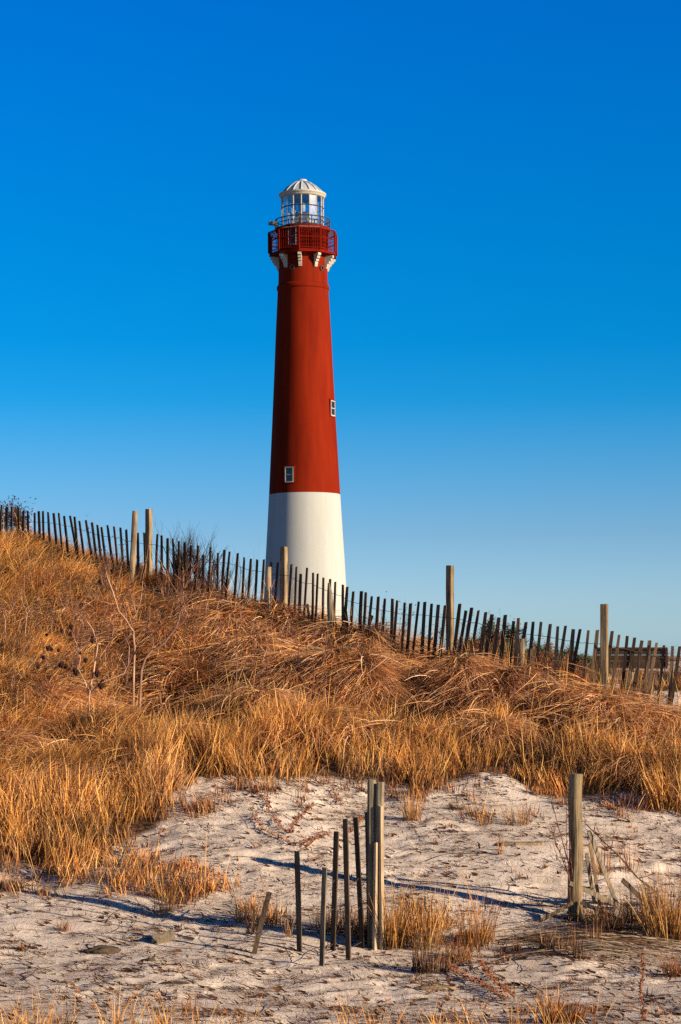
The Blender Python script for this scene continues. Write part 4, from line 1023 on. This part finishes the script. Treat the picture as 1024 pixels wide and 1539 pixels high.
# foreground woody bits
sapling('twiggy_shrub', 'leafless red-brown twigs growing up the left of the round post', M['twigred'], (855, 1335), rb.y-.05,
  [([(500,660),(492,560),(440,430),(405,325)], .005), ([(498,600),(470,480),(430,410),(408,330)], .004), ([(495,520),(440,320),(410,200)], .005), ([(500,640),(480,420),(482,170)], .004), ([(495,560),(440,480),(415,400)], .004), ([(520,700),(505,560),(500,430)], .004)], sc=3.1605, ox=700, oy=1140, tl=.07)
sapling('dead_branch', 'long dark dead branch reaching out of the brush heap at the right', M['twig'], (1010, 1360), rb.y+.1,
  [([(985,700),(900,630),(820,570),(735,470),(650,390),(570,310)], .010), ([(820,570),(860,560),(930,600)], .006)], sc=3.1605, ox=700, oy=1140, tl=.12)
def vine(name, label, strokes, sc, ox, oy, lift=.01, leaf=.016, cat='vine', mat='twigred', lm='leafdead', den=9, r_=.003):
    p0 = gp(ox+strokes[0][0][0]/sc, oy+strokes[0][0][1]/sc); root = empty(name, p0, label, cat); m = MB(); ml = MB()
    for st in strokes:
        pts = [gp(ox+x/sc, oy+y/sc)-p0+Vector((0, 0, lift)) for x, y in st]; fine = []
        for a, b_ in zip(pts[:-1], pts[1:]):
            k_ = max(2, int((b_-a).length/.04))
            for i in range(k_): fine.append(a.lerp(b_, i/k_)+Vector((random.gauss(0, .006), random.gauss(0, .006), abs(random.gauss(0, .01)))))
        fine.append(pts[-1]); m.tube(fine, r_, 4)
        for c0 in fine:
            for _ in range(den):
                c_ = c0+Vector((random.gauss(0, .014), random.gauss(0, .02), abs(random.gauss(.012, .014)))); u = Vector([random.gauss(0, 1) for _ in range(3)]).normalized(); v = u.orthogonal().normalized()
                s_ = leaf*random.uniform(.4, 1.1); ml.add([c_-u*s_, c_+v*s_*.45, c_+u*s_, c_-v*s_*.45], [(0, 1, 2, 3)])
    m.build('stem', M[mat], root); ml.build('dead_leaves', M[lm], root); return root
A = (3.4133, 360, 1150)
vine('dry_vine', 'leafy dry vine curving furthest left on the upper sand', [[(100,170),(140,190),(150,250)], [(75,270),(110,330),(160,360),(210,385),(260,415)]], *A)
vine('dry_vine', 'dry leafy vine forming a hook in the middle of the upper sand', [[(175,280),(215,345),(262,365),(285,310),(335,250),(380,215)]], *A)
vine('dry_vine', 'wispy reddish vine running toward the top of the wired slats', [[(305,425),(350,400),(400,385),(460,362)], [(345,430),(400,385),(440,370)], [(560,360),(600,320),(625,280)]], *A)
vine('dry_vine', 'short dry vine right of the hooked vine', [[(480,140),(500,180),(525,210)], [(350,500),(400,490)]], *A)
vine('dry_vine', 'drooping dry vine below the tall golden tufts', [[(350,570),(440,640),(560,700),(690,768)], [(560,590),(620,680),(730,760)]], 3.4133, 560, 1280)
p0 = gp(965, 1532); root = empty('dock_stalk', p0, 'single upright rusty dock stalk at the bottom right', 'plant')
m = MB(); ml = MB(); hh = 95/F*p0.y; pts = [Vector((.012*math.sin(i), 0, hh*i/10)) for i in range(11)]; m.tube(pts, .003, 5)
for c0 in pts:
    for _ in range(14):
        c_ = c0+Vector((random.gauss(0, .008), random.gauss(0, .008), random.gauss(0, .012))); u = Vector([random.gauss(0, 1) for _ in range(3)]).normalized(); v = u.orthogonal().normalized(); s_ = .011
        ml.add([c_-u*s_, c_+v*s_*.6, c_+u*s_, c_-v*s_*.6], [(0, 1, 2, 3)])
m.build('stem', M['twigred'], root); ml.build('seeds', M['leafdead'], root)

# ------------------------------------------------------------------ sun, sky, camera
EL, AZ = R(15.5), (.882, -.471)
sun = bpy.data.lights.new('sun', 'SUN'); sun.energy = 9.0; sun.angle = R(.5); sun.color = (1.0, .76, .50)
so = bpy.data.objects.new('sun', sun); col.objects.link(so)
dv = Vector((AZ[0]*math.cos(EL), AZ[1]*math.cos(EL), math.sin(EL))); so.rotation_euler = dv.to_track_quat('Z', 'Y').to_euler()
w = bpy.data.worlds.new('World'); scene.world = w; w.use_nodes = True; nt = w.node_tree; bg = nt.nodes['Background']
sk = N(nt, 'ShaderNodeTexSky', sky_type='NISHITA'); sk.sun_disc = False; sk.sun_elevation = EL; sk.sun_rotation = math.atan2(AZ[0], AZ[1])
sk.air_density = 1.0; sk.dust_density = .3; sk.ozone_density = 3
# the photograph's saturated sky: a tint by elevation over the physical sky, darkened above the frame to cut ambient fill
tc = N(nt, 'ShaderNodeTexCoord').outputs['Generated']; sx = N(nt, 'ShaderNodeSeparateXYZ'); nt.links.new(tc, sx.inputs[0])
TINT = [(0, (.93, 1.45, 2.4)), (.028, (.85, 1.22, 1.97)), (.0615, (.60, .97, 1.55)), (.095, (.32, .91, 1.5)), (.127, (.06, .84, 1.5)), (.155, (.01, .80, 1.49)), (.20, (0, .80, 1.52)), (.31, (0, .76, 1.72)), (.38, (.0, .5, 1.1)), (.5, (.02, .14, .28)), (1.0, (.02, .08, .16))]
tint = ramp(nt, [(p_, tuple(v/3 for v in c_)) for p_, c_ in TINT], sx.outputs[2])
sc3 = N(nt, 'ShaderNodeVectorMath', operation='MULTIPLY'); nt.links.new(sk.outputs[0], sc3.inputs[0]); nt.links.new(tint, sc3.inputs[1])
sc4 = N(nt, 'ShaderNodeVectorMath', operation='SCALE'); sc4.inputs['Scale'].default_value = 3; nt.links.new(sc3.outputs[0], sc4.inputs[0])
nt.links.new(sc4.outputs[0], bg.inputs[0]); bg.inputs[1].default_value = .10
cam = bpy.data.cameras.new('camera'); co = bpy.data.objects.new('camera', cam); col.objects.link(co); scene.camera = co
co.location = (0, 0, EYE); co.rotation_euler = (R(90), 0, 0)
cam.sensor_fit = 'HORIZONTAL'; cam.sensor_width = 36; cam.lens = F/1024*36; cam.shift_y = (HZ-769.5)/1024
cam.clip_start = .1; cam.clip_end = 20000
scene.view_settings.view_transform = 'Standard'; scene.view_settings.look = 'None'; scene.view_settings.exposure = 0
scene.render.engine = 'CYCLES'; scene.cycles.use_denoising = False
scene.cycles.max_bounces = 6; scene.cycles.transparent_max_bounces = 24
